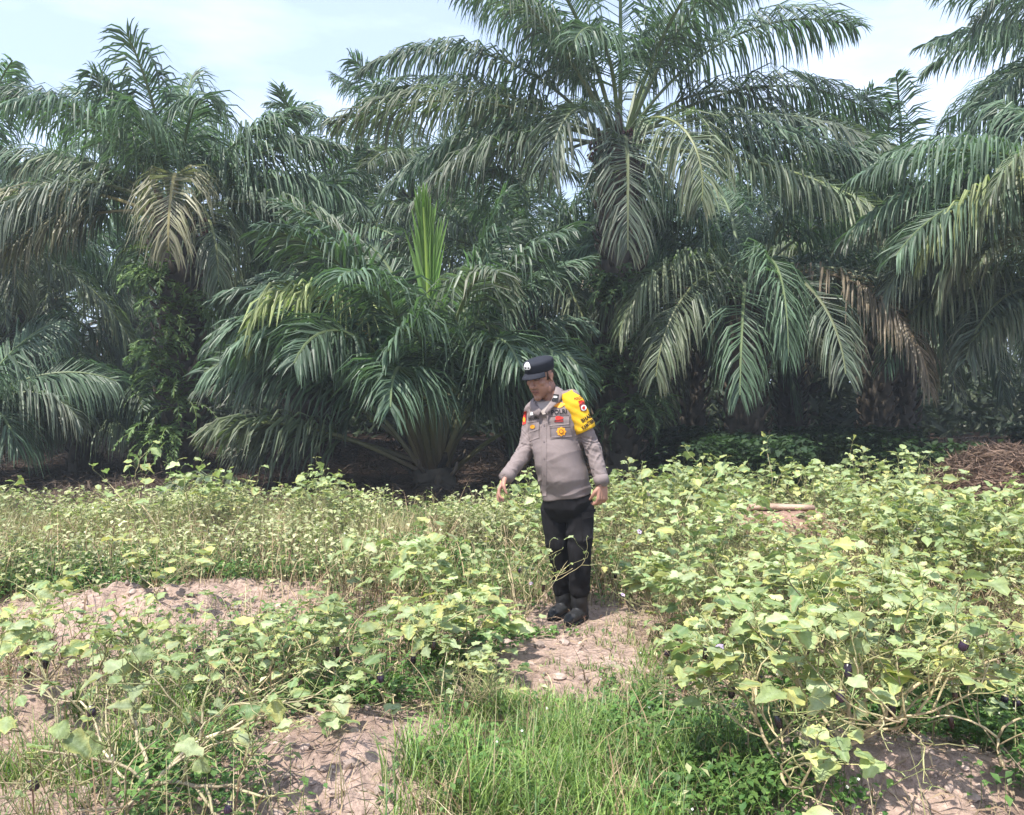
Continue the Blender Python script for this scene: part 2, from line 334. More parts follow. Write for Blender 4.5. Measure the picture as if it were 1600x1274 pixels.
# B: left palm
B = palm(*(px(285, 0, 13.8)[:2]), 4.5, 'full round-crowned oil palm at left with green ferns up its trunk', seed=2, r0=.32, bunches=2, auto=18, emin=-5, emax=80, L=2.7, lean=(-.12, 0), backonly=True,
    fronds=[(176, 45, 70, 3.4, 'fresh'), (183, 22, 58, 3.6, 'fresh'), (188, 5, 35, 3.4, 'fresh'), (178, 60, 62, 3.6, 'fresh'), (-5, 48, 62, 3.0, 'fresh'), (0, 30, 70, 3.2, 'fresh'),
            (-12, 10, 55, 3.4, 'grey'), (-166, 26, 100, 4.1, 'straw'), (-172, 4, 76, 3.6, 'straw'), (-150, 26, 110, 3.3, 'grey'), (-66, 26, 128, 3.0, 'straw'), (-52, 5, 95, 2.8, 'old'), (-115, 60, 90, 3.2, 'fresh'), (-60, 60, 85, 3.0, 'fresh'),
            (-95, 76, 30, 2.6, 'fresh'), (100, 80, 25, 2.8, 'fresh'), (20, 64, 40, 3.0, 'fresh'), (160, 64, 40, 2.9, 'fresh')])
# C: low young palm, fronds fanning from the ground
PT = dict(pet=.34, rr=.05, pcol=(.12, .075, .045), pw=2.0, grav=.7)
def cf(az, el, dr, ln, kd='fresh', **k): ln = ln * .93; d = dict(PT, n=int(26 * ln), lmax=1.0, width=.042); d.update(k); return (az, el, dr, ln, kd, d)
C_ = palm(*(px(680, 0, 12.2)[:2]), .35, 'low young oil palm fanning up from the ground left of the man', seed=3, r0=.28, bunches=0, auto=0,
    fronds=[cf(-100, 86, 6, 4.1, 'lime', closed=.86, width=.07, lmax=.95, grav=.05, n=80, pet=.42), cf(-20, 84, 18, 4.4, closed=.3, pw=1.4), cf(-150, 68, 160, 4.5, 'yellow', rr=.03, pw=3.2, pet=.52), cf(-88, 72, 125, 4.2), cf(-58, 70, 125, 3.8), cf(-125, 66, 120, 4.3),
            cf(-28, 74, 125, 3.5), cf(-150, 66, 118, 4.2), cf(168, 66, 104, 4.4), cf(188, 56, 92, 4.2), cf(183, 44, 72, 3.9, 'grey'), cf(195, 28, 46, 3.4, 'old', pet=.45), cf(186, 20, 36, 3.0, 'old', pet=.45), cf(176, 70, 90, 4.7), cf(165, 76, 92, 4.8), cf(190, 70, 105, 4.5),
            cf(-8, 72, 118, 3.3), cf(8, 78, 95, 3.7), cf(-12, 62, 100, 2.7, 'grey'), cf(60, 80, 40, 4.6), cf(120, 78, 50, 4.6), cf(-40, 80, 75, 4.6), cf(-140, 78, 80, 4.8), cf(5, 80, 70, 4.3), cf(-70, 78, 95, 4.5, 'grey'), cf(-110, 76, 100, 4.7), cf(25, 76, 90, 3.6), cf(-165, 66, 110, 4.4),
            cf(0, 44, 60, 2.4, 'old', pet=.45), cf(-100, 55, 110, 4.0), cf(-42, 62, 112, 3.4), cf(145, 72, 70, 4.8), cf(-178, 80, 60, 4.9)])
# D: mid-height palm right of A
D = palm(*(px(1163, 0, 14.6)[:2]), 3.45, 'shorter oil palm right of the man with long fronds hanging to the ground', seed=4, r0=.34, bunches=1, auto=16, emin=5, emax=70, L=3.6, backonly=True,
    fronds=[(-92, 15, 100, 3.8, 'fresh'), (-140, 18, 92, 3.6, 'old'), (-125, 8, 90, 3.8, 'old'), (-62, 12, 96, 4.2, 'brown'), (-45, 10, 80, 3.9, 'grey'), (-25, 14, 78, 3.9, 'fresh'), (178, 12, 60, 2.9, 'grey'), (195, 18, 85, 3.3, 'old'),
            (-8, 20, 74, 3.8, 'fresh'), (-80, 5, 88, 3.6, 'grey'), (-105, 0, 85, 3.6, 'fresh'), (10, 35, 70, 3.6, 'fresh'), (165, 45, 80, 3.2, 'fresh')])
# E: right palm, crown just outside the frame
E = palm(*(px(1745, 0, 11.6)[:2]), 4.35, 'oil palm at the right edge with yellowed drooping fronds', seed=5, r0=.34, bunches=1, auto=14, emin=0, emax=80, L=3.1, backonly=True,
    fronds=[(182, 28, 60, 3.8, 'fresh'), (176, 18, 60, 3.8, 'fresh'), (190, 10, 60, 3.7, 'fresh'), (196, 16, 84, 3.4, 'yellow'), (186, 4, 80, 3.3, 'old'), (165, 14, 60, 3.7, 'grey'), (-130, 20, 110, 3.0, 'fresh'), (-110, 0, 85, 3.2, 'grey'), (178, 2, 70, 3.6, 'grey'), (215, 30, 85, 3.4, 'old')])
# G: lower palm between D and E
G_ = palm(*(px(1690, 0, 13.2)[:2]), 2.9, 'low oil palm at the far right with pale arching fronds over the dark gap', seed=6, r0=.32, auto=14, emin=5, emax=72, L=3.6,
    fronds=[(186, 34, 88, 3.9, 'grey'), (196, 22, 78, 3.9, 'old'), (178, 20, 60, 3.4, 'grey'), (-150, 22, 90, 3.4, 'grey'), (-130, 12, 88, 3.2, 'fresh')])
# F: tall palm at top right
Fp = palm(*(px(1800, 0, 14.5)[:2]), 7.0, 'tall oil palm whose dark fronds enter the top right corner', seed=7, r0=.33, auto=26, emin=-20, emax=80, L=4.4,
    fronds=[(184, 28, 50, 4.0, 'fresh'), (192, 12, 62, 3.7, 'fresh'), (186, 40, 50, 4.2, 'fresh'), (178, 0, 60, 3.2, 'fresh')])
# H: seedling-sized palm at left
H_ = palm(*(px(130, 0, 14.6)[:2]), .9, 'small young palm with short drooping fronds at the left edge of the grove', seed=8, r0=.2, auto=14, emin=30, emax=75, L=2.0, drp=(90, 125),
    fronds=[(-80, 60, 125, 2.1, 'grey'), (-30, 66, 125, 2.3, 'fresh'), (-160, 58, 120, 2.1, 'fresh'), (180, 55, 110, 2.2, 'fresh')])
I_ = palm(*(px(-70, 0, 16.5)[:2]), 4.8, 'oil palm mostly cut off by the left edge of the picture', seed=9, r0=.3, auto=24, emin=-15, emax=80, L=4.0, fronds=[(0, 30, 70, 3.6, 'fresh'), (-30, 0, 80, 3.2, 'old')])
I2 = palm(*(px(-60, 0, 12.6)[:2]), 1.2, 'low palm reaching in from the left edge above the shrubs', seed=19, r0=.28, auto=9, emin=20, emax=75, L=2.1, fronds=[(-10, 40, 92, 2.0, 'grey'), (-35, 20, 80, 1.8, 'fresh')])
J_ = palm(*(px(470, 0, 17.5)[:2]), 4.2, 'oil palm crowded in behind the low young palm', seed=10, r0=.3, auto=26, emin=-25, emax=78, L=4.0)
palm(*(px(650, 0, 19.5)[:2]), 5.9, 'palm standing above the young palm with its shoots against the sky', seed=14, r0=.3, auto=28, emin=-30, emax=84, L=4.2)
palm(*(px(1235, 0, 20.5)[:2]), 5.3, 'hazy green palm behind and between the tallest and the shorter one', seed=15, r0=.3, auto=28, emin=-35, emax=80, L=4.2)
palm(*(px(60, 0, 20.5)[:2]), 3.6, 'hazy palm behind the full round-crowned one, at the left edge', seed=16, r0=.3, auto=26, emin=-30, emax=80, L=4.2)
palm(*(px(1080, 0, 19.0)[:2]), 3.9, 'palm hidden just behind the trunk of the tallest one', seed=17, r0=.3, auto=24, emin=-35, emax=76, L=4.0)
K_ = palm(*(px(815, 0, 17.2)[:2]), 3.9, 'oil palm in the dark gap just left of the tallest one', seed=11, r0=.32, auto=24, emin=-25, emax=76, L=3.9, kinds=('fresh', 'grey', 'fresh', 'old'))
L_ = palm(*(px(1370, 0, 18.0)[:2]), 4.3, 'oil palm seen through the gap in front of the sky at right', seed=12, r0=.32, auto=26, emin=-25, emax=80, L=4.2)
# rows behind
TV = [trunk_mesh(h, .3, 40 + i, stubs=(i < 3)) for i, h in enumerate((5.0, 5.6, 6.2))]
rr_ = random.Random(77); rows_ = []
for row, Y in enumerate((21.5, 27, 33.5, 41, 50)):
    n = int(Y * 1.45 / 7.4) + 2
    for i in range(n):
        X = (i - (n - 1) / 2) * 7.4 + (row % 2) * 3.7 - 1.5 + rr_.uniform(-.8, .8)
        if abs(X) > Y * .72 + 3: continue
        rows_.append((X, Y + rr_.uniform(-1, 1), row))
where = ['second row', 'third row', 'fourth row', 'fifth row', 'farthest row']
ORD = {2: ['left one of two', 'right one of two'], 3: ['leftmost of three', 'middle one of three', 'rightmost of three']}
CNT = {4: 'four', 5: 'five', 6: 'six', 7: 'seven', 8: 'eight', 9: 'nine', 10: 'ten'}
def ordinal(i, n):
    if n in ORD: return ORD[n][i]
    return ('leftmost' if i == 0 else 'rightmost' if i == n - 1 else ('second', 'third', 'fourth', 'fifth', 'sixth', 'seventh', 'eighth')[i - 1] + ' from left') + ' of ' + CNT.get(n, 'many')
def single_out(lst, fmt):
    g = {}
    for (key, p, o) in lst: g.setdefault(key, []).append((p, o))
    for key, v in g.items():
        v.sort(key=lambda a: a[0])
        if len(v) > 1:
            for i, (p, o) in enumerate(v): o['label'] = fmt(key, ordinal(i, len(v)))
rowpalms = []
for k, (X, Y, row) in enumerate(rows_):
    hh = rr_.choice((0, 1, 2)); p = X / Y * F + 800
    side = 'behind the left palms' if p < 520 else 'behind the middle palms' if p < 1050 else 'behind the right palms'
    rp_ = palm(X, Y, (5.0, 5.6, 6.2)[hh] - .1, f'oil palm in the {where[row]} of the grove, {side}', seed=200 + k, auto=24 if row < 2 else 20, lod=1 if row < 2 else 2, L=4.4, emin=-30, emax=80, group='oil palms in the rows behind', variants=TV[hh], r0=.3); rowpalms.append(((where[row], side), p, rp_))
single_out(rowpalms, lambda k, o: f'oil palm, {o}, in the {k[0]}, {k[1]}')
# dead frond remnants / dry fallen fronds on the ground
for (a, b, az, kd, ln, lab) in ((400, 700, 205, 'old', 1.3, 'dry fallen frond curling down by the low young palm'),):
    o = ob('fallen_frond', frond_mesh(L=ln, elev=35., droop=75., seed=int(a), kind=kd, n=50, lmax=.5, width=.035, pet=.1)); X, Y = px(a, b, 11.3)[:2]
    o.location = (X, Y, .03 + float(ground_z(X, Y))); o.rotation_euler = (0, 0, math.radians(az)); tag(o, lab, 'palm frond')

# ferns on trunks
def fern_mesh(seed, n=16, L=.6, col='fern'):
    r = np.random.RandomState(seed); V = MB(); GREEN['fern'] = (.085, .14, .045); GREEN['fernd'] = (.075, .125, .05)
    for i in range(n):
        f = frond_arrays(L=L * r.uniform(.6, 1.2), elev=r.uniform(10, 70), droop=r.uniform(80, 140), seed=seed * 50 + i, kind=col, n=16, lmax=.13, width=.035, pet=.1, segs=2, grav=.3, rr=.005)
        a = r.uniform(-1.5, 1.5) ; c, s = math.cos(a), math.sin(a); R = np.array([[c, s, 0], [-s, c, 0], [0, 0, 1]])
        off = r.normal(0, .1, 3) * (0.3, 1, 1.6)
        base = V.n
        vv = np.concatenate(f.V) @ R + off
        V.add(vv, [np.concatenate(q) for q in f.F.values()], np.concatenate(f.C))
    return V.mesh('fern', M_weed, smooth=False)
for P_, (tx, ty), lst in ((B, px(278, 0, 13.8)[:2], ((440, .25, 'highest'), (500, .3, 'second highest'), (560, .28, 'middle'), (620, .35, 'second lowest'), (690, .4, 'lowest'))),
                          (A, px(968, 0, 14.0)[:2], ((455, .3, 'highest'), (520, .4, 'second highest'), (585, .35, 'middle'), (650, .35, 'lowest')))):
    for k, (py_, sz, wd) in enumerate(lst):
        z = px(0, py_, 13.6)[2]; a = math.radians(-90 + (-25, 30, -10, 20, 0)[k])
        side = 'left' if P_ is B else 'tallest'
        o = ob('fern', fern_mesh(10 + k + (9 if P_ is A else 0), 34 if P_ is A else 24, .5 + sz, 'fern' if P_ is B else 'fernd')); o.rotation_euler = (0, 0, a)
        o.location = (tx + math.cos(a) * .36, ty + math.sin(a) * .36, z); tag(o, f'{"bright" if P_ is B else "dull"} green fern, {wd} on the trunk of the {side} palm', 'fern', 'ferns growing on palm trunks')

# ------------------------------------------------------------------ eggplants
def leaf_template(rows, cols, kind, r):
    """broad lobed leaf, base at 0, tip at y=1; returns local coords (n,3) and edge factor"""
    t = np.linspace(0, 1, rows); x = np.linspace(-1, 1, cols)
    wd = .40 * np.sin(np.pi * np.clip(t * .96 + .04, 0, 1) ** .72) ** .75
    lob = 1 + .26 * np.cos(t * np.pi * 6.5 + r.uniform(-.5, .5)) * np.sin(np.pi * t); wd = wd * lob
    T, Xx = np.meshgrid(t, x, indexing='ij'); W = wd[:, None] * Xx
    Z = r.uniform(-.10, .22) * np.abs(Xx) ** 1.3 * wd[:, None] * 2 - .30 * T ** 2 * r.uniform(.4, 1.6) + .075 * np.sin(T * 13 + r.uniform(0, 6)) * np.abs(Xx) + r.uniform(-.10, .10) * Xx
    Yy = T + .05 * np.abs(Xx) * np.cos(T * 14)
    e = np.clip(np.abs(Xx) ** 2.2 + (T > .93) * .8 + (T < .03) * .2, 0, 1)
    mid = np.clip(1 - np.abs(Xx) * 5, 0, 1)
    return np.stack([W, Yy, Z], -1).reshape(-1, 3), e.ravel(), mid.ravel()
LG = np.array((.275, .35, .155)); LD = np.array((.12, .205, .08)); LY = np.array((.47, .45, .15)); LP = np.array((.40, .46, .29))
def add_leaves(mb, pos, dirs, size, seed, detail=1, yellow=.3, base=None):
    r = np.random.RandomState(seed); n = len(pos); rows, cols = ((9, 7), (6, 5), (4, 3))[detail]
    q = grid_faces(rows, cols); nv = rows * cols; temps = [leaf_template(rows, cols, 0, r) for _ in range(7)]
    d = nrm(dirs); U = np.array([0, 0, 1.]) + r.normal(0, .38, (n, 3)); U = nrm(U - (U * d).sum(1, keepdims=True) * d); S = np.cross(d, U)
    A = np.zeros((n, nv, 3)); C = np.zeros((n, nv, 3)); pick = r.randint(0, 7, n)
    for i in range(n):
        L, e, m = temps[pick[i]]; s = size[i]; sx = s * r.uniform(.8, 1.15)
        A[i] = pos[i] + L[:, :1] * sx * S[i] + L[:, 1:2] * s * d[i] + L[:, 2:] * s * U[i]
        c = LG * (1 - (k := r.rand() ** 1.6)) + LD * k
        if r.rand() < .30: c = c * .5 + LP * .5
        c = c * r.uniform(.85, 1.15); yk = r.rand() < yellow
        ye = (e * r.uniform(.5, 1.) if yk else e * .22)[:, None]
        if r.rand() < yellow * .22: ye = np.maximum(ye, r.uniform(.5, .9))
        cc = c * (1 - ye) + LY * ye; cc = cc * (1 - m[:, None] * .3) + LP * 1.15 * m[:, None] * .3
        if r.rand() < .12: cc = cc + (np.array((.30, .20, .10)) - cc) * (e[:, None] ** 3) * .7
        C[i] = cc
    mb.add(A.reshape(-1, 3), (np.arange(n)[:, None, None] * nv + q[None]).reshape(-1, 4), C.reshape(-1, 3))
def eggplant(seed, h=.65, spread=.5, leafy=1., detail=1, lsize=.11, nb=5, bark=(.46, .37, .23), yellow=.35, thick=.011, low=.12, fruits=0, subs=1.0, nleaf=100):
    """returns stem builder, leaf builder, list of fruit hang points"""
    r = np.random.RandomState(seed); st = MB(); lf = MB(); LPp = []; LDd = []; LS = []; tips = []
    bark = np.array(bark)
    def twig(p, d, L, rad, lev):
        n = max(3, int(L / .05)); pts = [p]; dd = d.copy(); kn = []
        for i in range(n):
            dd = nrm(dd + r.normal(0, .21, 3) + np.array([0, 0, .06 if lev < 2 else .10])); p = p + dd * L / n; pts.append(p); kn.append((p, dd.copy(), (i + 1) / n))
        k = 6 if rad > .005 else 4
        v, f = tube(pts, np.linspace(rad, rad * .55, n + 1), k); g = min(1, lev / 3)
        c = bark * (1 - g) + np.array((.22, .24, .09)) * g; st.add(v, f, c * r.uniform(.8, 1.2))
        return kn
    def grow(p, d, L, rad, lev):
        kn = twig(p, d, L, rad, lev)
        for (q, dd, t) in kn:
            if lev < 3 and t > .25 and r.rand() < (.62, .55, .42)[lev] * subs and t < .95:
                a = r.uniform(0, 6.28); side = nrm(np.cross(dd, np.array([math.cos(a), math.sin(a), .2]))); nd = nrm(dd * .7 + side * .75 + np.array([0, 0, .12]))
                grow(q, nd, L * r.uniform(.45, .75), rad * .68, lev + 1)
            if lev >= 1 and t > (.6 if lev == 1 else .3) and r.rand() < .45 * leafy: leaf(q, dd)
        q, dd, t = kn[-1]; tips.append(q)
        for _ in range(r.randint(1, 4)):
            if r.rand() < .8 * leafy: leaf(q, dd, 1)
        if lev < 2: grow(q, nrm(dd + r.normal(0, .35, 3)), L * .6, rad * .55, lev + 1)
    def leaf(q, dd, tip=0):
        a = r.uniform(0, 6.28); o = nrm(np.array([math.cos(a), math.sin(a), 0]) + dd * .8); pl = r.uniform(.02, .05) * (lsize / .11)
        q2 = q + nrm(o + (0, 0, .35)) * pl; v, f = tube([q, (q + q2) / 2 + (0, 0, .004), q2], [.0022, .0018, .0015], 3); st.add(v, f, (.27, .31, .13))
        pit = r.uniform(-.75, .25) if not tip else r.uniform(-.3, .6)
        LPp.append(q2); LDd.append(nrm(o * (1, 1, .3) + (0, 0, pit))); LS.append(lsize * r.uniform(.35, 1.3) * (.75 if tip else 1))
    base = np.array([0, 0, -.03]); tr = twig(base, np.array([0, 0, 1.]), low + .03, thick * 1.25, 0)
    for i in range(nb):
        a = i * 6.283 / nb + r.uniform(-.4, .4); q = tr[r.randint(max(0, len(tr) - 2), len(tr))][0]
        e = r.uniform(.6, 1.5) if seed < 20 else r.uniform(.45, 1.15); d = np.array([math.cos(a) * spread / h, math.sin(a) * spread / h, e]); grow(q, nrm(d), .55 * math.hypot(h, spread) * r.uniform(.75, 1.15), thick * r.uniform(.5, .8), 0)
    if len(LPp) > nleaf:
        kk = r.permutation(len(LPp)); zz = np.array(LPp)[:, 2]; kk = sorted(kk, key=lambda i: -zz[i] * .6 + r.rand() * .5 * zz.max())[:nleaf]; LPp = [LPp[i] for i in kk]; LDd = [LDd[i] for i in kk]; LS = [LS[i] for i in kk]
    if seed < 60: print('plant', seed, len(LPp), st.n)
    if LPp:
        add_leaves(lf, np.array(LPp), np.array(LDd), np.array(LS), seed + 1, detail, yellow)
        if lf.n:
            A = np.concatenate(lf.V); lf.V = [A]
    # scale to requested height
    top = np.percentile(np.concatenate(st.V)[:, 2], 98); s = h / max(top, .05)
    zs = np.array([1, 1, s]) if s < 1.4 else np.array([1.1, 1.1, s])
    st.V = [v * zs for v in st.V]; lf.V = [v * zs for v in lf.V]; tips = [t * zs for t in tips]
    return st, lf, tips
def fruit_meshes():
    out = []
    for k, (L, R, c) in enumerate(((.060, .014, (.014, .008, .014)), (.045, .016, (.022, .010, .025)), (.07, .011, (.045, .022, .018)))):
        z = np.array([0, .004, .02, .5, .8, .95, 1.0]) * L; rad = np.array([.15, .55, .75, 1.0, .95, .55, .08]) * R
        mb = MB(); v, f = tube(np.stack([np.sin(z * 9) * .004, 0 * z, -z], 1), rad, 10, up=(1, 0, 0)); mb.add(v, f, c); out.append(mb.mesh('fruit', M_fruit))
    cal = MB(); v, f = tube([(0, 0, .035), (.002, 0, .02), (0, 0, .004), (0, 0, -.004), (0, 0, -.011)], [.0015, .002, .005, .0125, .0155], 8, up=(1, 0, 0), caps=False); cal.add(v, f, (.26, .26, .12)); cm = cal.mesh('calyx', M_stem)
    return out, cm
FR, CAL = fruit_meshes()
def flower_mesh():
    mb = MB()
    for i in range(5):
        a = i * 1.2566; o = np.array([math.cos(a), math.sin(a), 0]); s = np.array([-math.sin(a), math.cos(a), 0])
        mb.add([o * .002, o * .014 + s * .011 + (0, 0, .004), o * .022 + (0, 0, .001), o * .014 - s * .011 + (0, 0, .004)], [[[0, 1, 2, 3]]], (.52, .42, .62))
    v, f = tube([(0, 0, 0), (0, 0, .009)], [.003, .0015], 6, up=(1, 0, 0)); mb.add(v, f, (.6, .45, .08)); return mb.mesh('flower', M_leaf)
FLW = flower_mesh()
def place_egg(x, y, label, proto, rz=0., s=1., group=None, nf=0, nfl=0, seed=0, kinds=None):
    sm, lm, tips = proto; root = bpy.data.objects.new('eggplant_bush', None); COL.objects.link(root)
    root.location = (x, y, float(ground_z(x, y))); root.rotation_euler = (0, 0, rz); root.scale = (s, s, s)
    tag(root, label, 'eggplant', group); ob('stems', sm, root)
    if lm: ob('foliage', lm, root)
    r = random.Random(seed)
    for i in range(nf):
        t = tips[r.randrange(len(tips))]; t = Vector(t) * r.uniform(.75, 1.0); fr = ob('fruit', FR[r.randrange(3)], root, (t[0], t[1], t[2] - .045)); ob('calyx', CAL, fr); fr.rotation_euler = (r.uniform(-.3, .3), r.uniform(-.3, .3), r.uniform(0, 6))
    for i in range(nfl):
        t = tips[r.randrange(len(tips))]; fl = ob('flower', FLW, root, (t[0], t[1], t[2] + .01)); fl.rotation_euler = (r.uniform(.3, 1.3), 0, r.uniform(0, 6))
    return root
def egg_proto(seed, **k):
    st, lf, tips = eggplant(seed, **k); return st.mesh('stems', M_stem), (lf.mesh('foliage', M_leaf) if lf.n else None), tips

# foreground bushes, each its own
HERO = [  # photo pixel of the base, label, generator arguments, fruits, flowers
 ((222, 1268), 'bare-branched eggplant bush with pale twigs and few leaves in the lower left corner', dict(seed=1, bark=(.5, .42, .28), h=.60, spread=.62, leafy=.8, nleaf=130, detail=0, lsize=0.077, nb=7, thick=0.0110, low=.10, subs=1.35), 4, 0),
 ((1318, 1246), 'large forked eggplant bush with thick pale branches and dark fruits at lower right', dict(seed=2, h=.70, spread=.66, leafy=.8, nleaf=231, detail=0, lsize=0.103, nb=7, thick=0.0127, low=.16, subs=1.25), 10, 1),
 ((1225, 1262), 'eggplant bush reaching over the grass with broad yellow-edged leaves, left of the forked one', dict(seed=3, h=.55, spread=.55, leafy=.8, nleaf=169, detail=0, lsize=0.110, nb=5, thick=0.0102, low=.12, yellow=.6), 4, 1),
 ((575, 1105), 'sprawling eggplant bush over the broken soil ridge at lower centre-left', dict(seed=4, h=.48, spread=.62, leafy=.8, nleaf=191, detail=0, lsize=0.099, nb=6, thick=0.0085), 4, 0),
 ((395, 1120), 'sparse eggplant bush with two shrivelled fruits left of the pale soil patch', dict(seed=5, h=.46, spread=.58, leafy=.8, nleaf=124, detail=0, lsize=0.082, nb=6, thick=0.0085), 6, 0),
 ((700, 1040), 'leafy eggplant bush in the foreground just left of the clump of tall grass', dict(seed=6, h=.42, spread=.5, leafy=.8, nleaf=204, detail=0, lsize=0.103, nb=6, thick=0.0076), 2, 1),
 ((60, 1120), 'thin eggplant bush at the left edge with yellowing leaves', dict(seed=7, h=.48, spread=.5, leafy=.8, nleaf=122, detail=0, lsize=0.082, nb=5, yellow=.6, thick=0.0085), 6, 0),
 ((820, 985), 'straggly eggplant with bare twigs standing in front of the man\'s legs', dict(seed=8, h=.60, spread=.42, leafy=.8, nleaf=50, detail=0, lsize=0.070, nb=5, thick=0.0068, low=.10), 2, 0),
 ((640, 975), 'eggplant bush with upright green leaves in the middle of the field left of the man', dict(seed=9, h=.55, spread=.45, leafy=.8, nleaf=163, detail=0, lsize=0.103, nb=5, thick=0.0085), 0, 1),
 ((1120, 1050), 'broad pale-green eggplant bush right of the grass strip', dict(seed=10, h=.50, spread=.5, leafy=.8, nleaf=300, detail=0, lsize=0.103, nb=7, thick=0.0093), 2, 1),
 ((1500, 1120), 'eggplant bush with arching branches and dark fruits at the right edge', dict(seed=11, h=.62, spread=.55, leafy=.8, nleaf=231, detail=0, lsize=0.099, nb=6, thick=0.0110), 8, 1),
 ((1330, 1060), 'dense eggplant bush behind the forked one, its leaves edged yellow', dict(seed=12, h=.62, spread=.5, leafy=.8, nleaf=300, detail=0, lsize=0.099, nb=7, thick=0.0093, yellow=.6), 4, 1),
 ((1570, 1240), 'eggplant twig with a few leaves at the lower right corner', dict(seed=13, h=.45, spread=.4, leafy=.8, nleaf=50, detail=0, lsize=0.082, nb=4, thick=0.0076), 2, 0),
 ((240, 1000), 'small eggplant bush with a hanging yellow leaf on the pale soil mound at left', dict(seed=14, h=.36, spread=.35, leafy=.8, nleaf=46, detail=0, lsize=0.090, nb=4, yellow=.8, thick=0.0068), 0, 0),
 ((1020, 965), 'low leafy eggplant just right of the man\'s boots', dict(seed=15, h=.36, spread=.36, leafy=.8, nleaf=136, detail=0, lsize=0.099, nb=5, thick=0.0068), 0, 0),
]
hero_xy = []
for k, ((a, b), lab, kw, nf, nfl) in enumerate(HERO):
    X, Y = gpx(a, b); hero_xy.append((X, Y)); place_egg(X, Y, lab, egg_proto(**kw), 0, 1, None, nf, nfl, k)
# mid field bushes from prototypes
PR = [egg_proto(50 + i, h=(.62, .68, .56, .72, .6, .66, .5)[i], spread=(.42, .38, .45, .4, .36, .44, .42)[i], nleaf=(95, 130, 60, 150, 80, 115, 34)[i], leafy=(.9, .9, .9, .95, .9, .9, .5)[i], detail=1, lsize=(.09, .10, .085, .106, .09, .09, .075)[i], nb=7, thick=.008, yellow=(.35, .45, .6, .3, .5, .4, .6)[i], subs=1.0, bark=(.40, .32, .20)) for i in range(7)]
rf = random.Random(4); pts_ = list(hero_xy); cnt = 0; fieldlist = []
def region(pxx, Y):
    side = 'at far left' if pxx < 330 else 'left of the man' if pxx < 800 else 'right of the man' if pxx < 1180 else 'in right field' if pxx < 1480 else 'at far right'
    dep = 'front' if Y < 5 else 'middle' if Y < 6.3 else 'rear' if Y < 7.6 else 'hindmost'
    return side, dep
def blocked(x, y):
    p = x / y * F + 800
    if abs(x - .33) < .36 and 4.55 < y < 5.8: return True             # the man
    if .02 < x < .80 and y < 5.2: return True                        # grassy path
    if -3.9 < x < -1.1 and 4.8 < y < 6.5: return True               # pale soil mound
    if -1.25 < x < -.55 and y < 3.7: return True
    if x < -.4 and 4.3 < y < 5.3 and vnoise(x, y, 1.5) < .7: return True

    if x < -.6 and 6.2 < y < 7.4 and vnoise(x, y, .9) < .62: return True   # low weeds left
    if -1.1 < x < .1 and 5.6 < y < 7.3 and vnoise(x, y, .9) < .6: return True
    return False
for t in range(9000):
    if cnt >= 245: break
    Y = rf.uniform(3.5, 9.0); X = rf.uniform(-.66 * Y - .9, .66 * Y + .9)
    if X < 1.2 and Y > 8.6 - .12 * abs(X): continue
    if blocked(X, Y): continue
    right = X > .9
    md = (.36 if right else .47) if Y > 4.6 else .5
    if any((X - a) ** 2 + (Y - b) ** 2 < md * md for a, b in pts_): continue
    pts_.append((X, Y)); p = X / Y * F + 800; side, dep = region(p, Y)
    if 1170 < p < 1290 and 5.9 < Y < 8.2: continue
    if p > 1440 and Y > 7.3: continue
    i = rf.choice((0, 1, 3, 4, 5, 2, 6) if right else (0, 2, 2, 4, 5, 6, 6)); s = rf.uniform(.78, 1.12) * (1.0 if right or Y > 5.6 else .84)
    if Y > 7.3 and X > 2.6: s *= 1.16
    if Y > 5.6 and X < 1: s *= rf.choice((.8, .9, 1.0, 1.05, 1.15))
    if Y > 6 and X > 1: s *= rf.choice((.85, 1, 1.12))
    if Y < 5.2: s *= .86
    if 3.95 < Y < 5 and abs(p - 870) < 110: s *= .6
    desc = ('dense pale green', 'leafy yellow-green', 'low yellowing', 'tall leafy green', 'bushy light green', 'crowded leafy', 'thin twiggy')[i]
    eb_ = place_egg(X, Y, f'{desc} eggplant bush in the {dep} row {side}', PR[i], rf.uniform(0, 6.28), s, f'{desc} eggplant bushes, {dep} row {side}', 1 if rf.random() < .35 and Y < 6.5 else 0, 1 if rf.random() < .25 and Y < 6.5 else 0, t); cnt += 1; fieldlist.append(((desc, dep, side), p, eb_))
single_out(fieldlist, lambda k, o: f'{k[0]} eggplant bush, {o}, {k[1]} row {k[2]}')
print('eggplants', cnt)

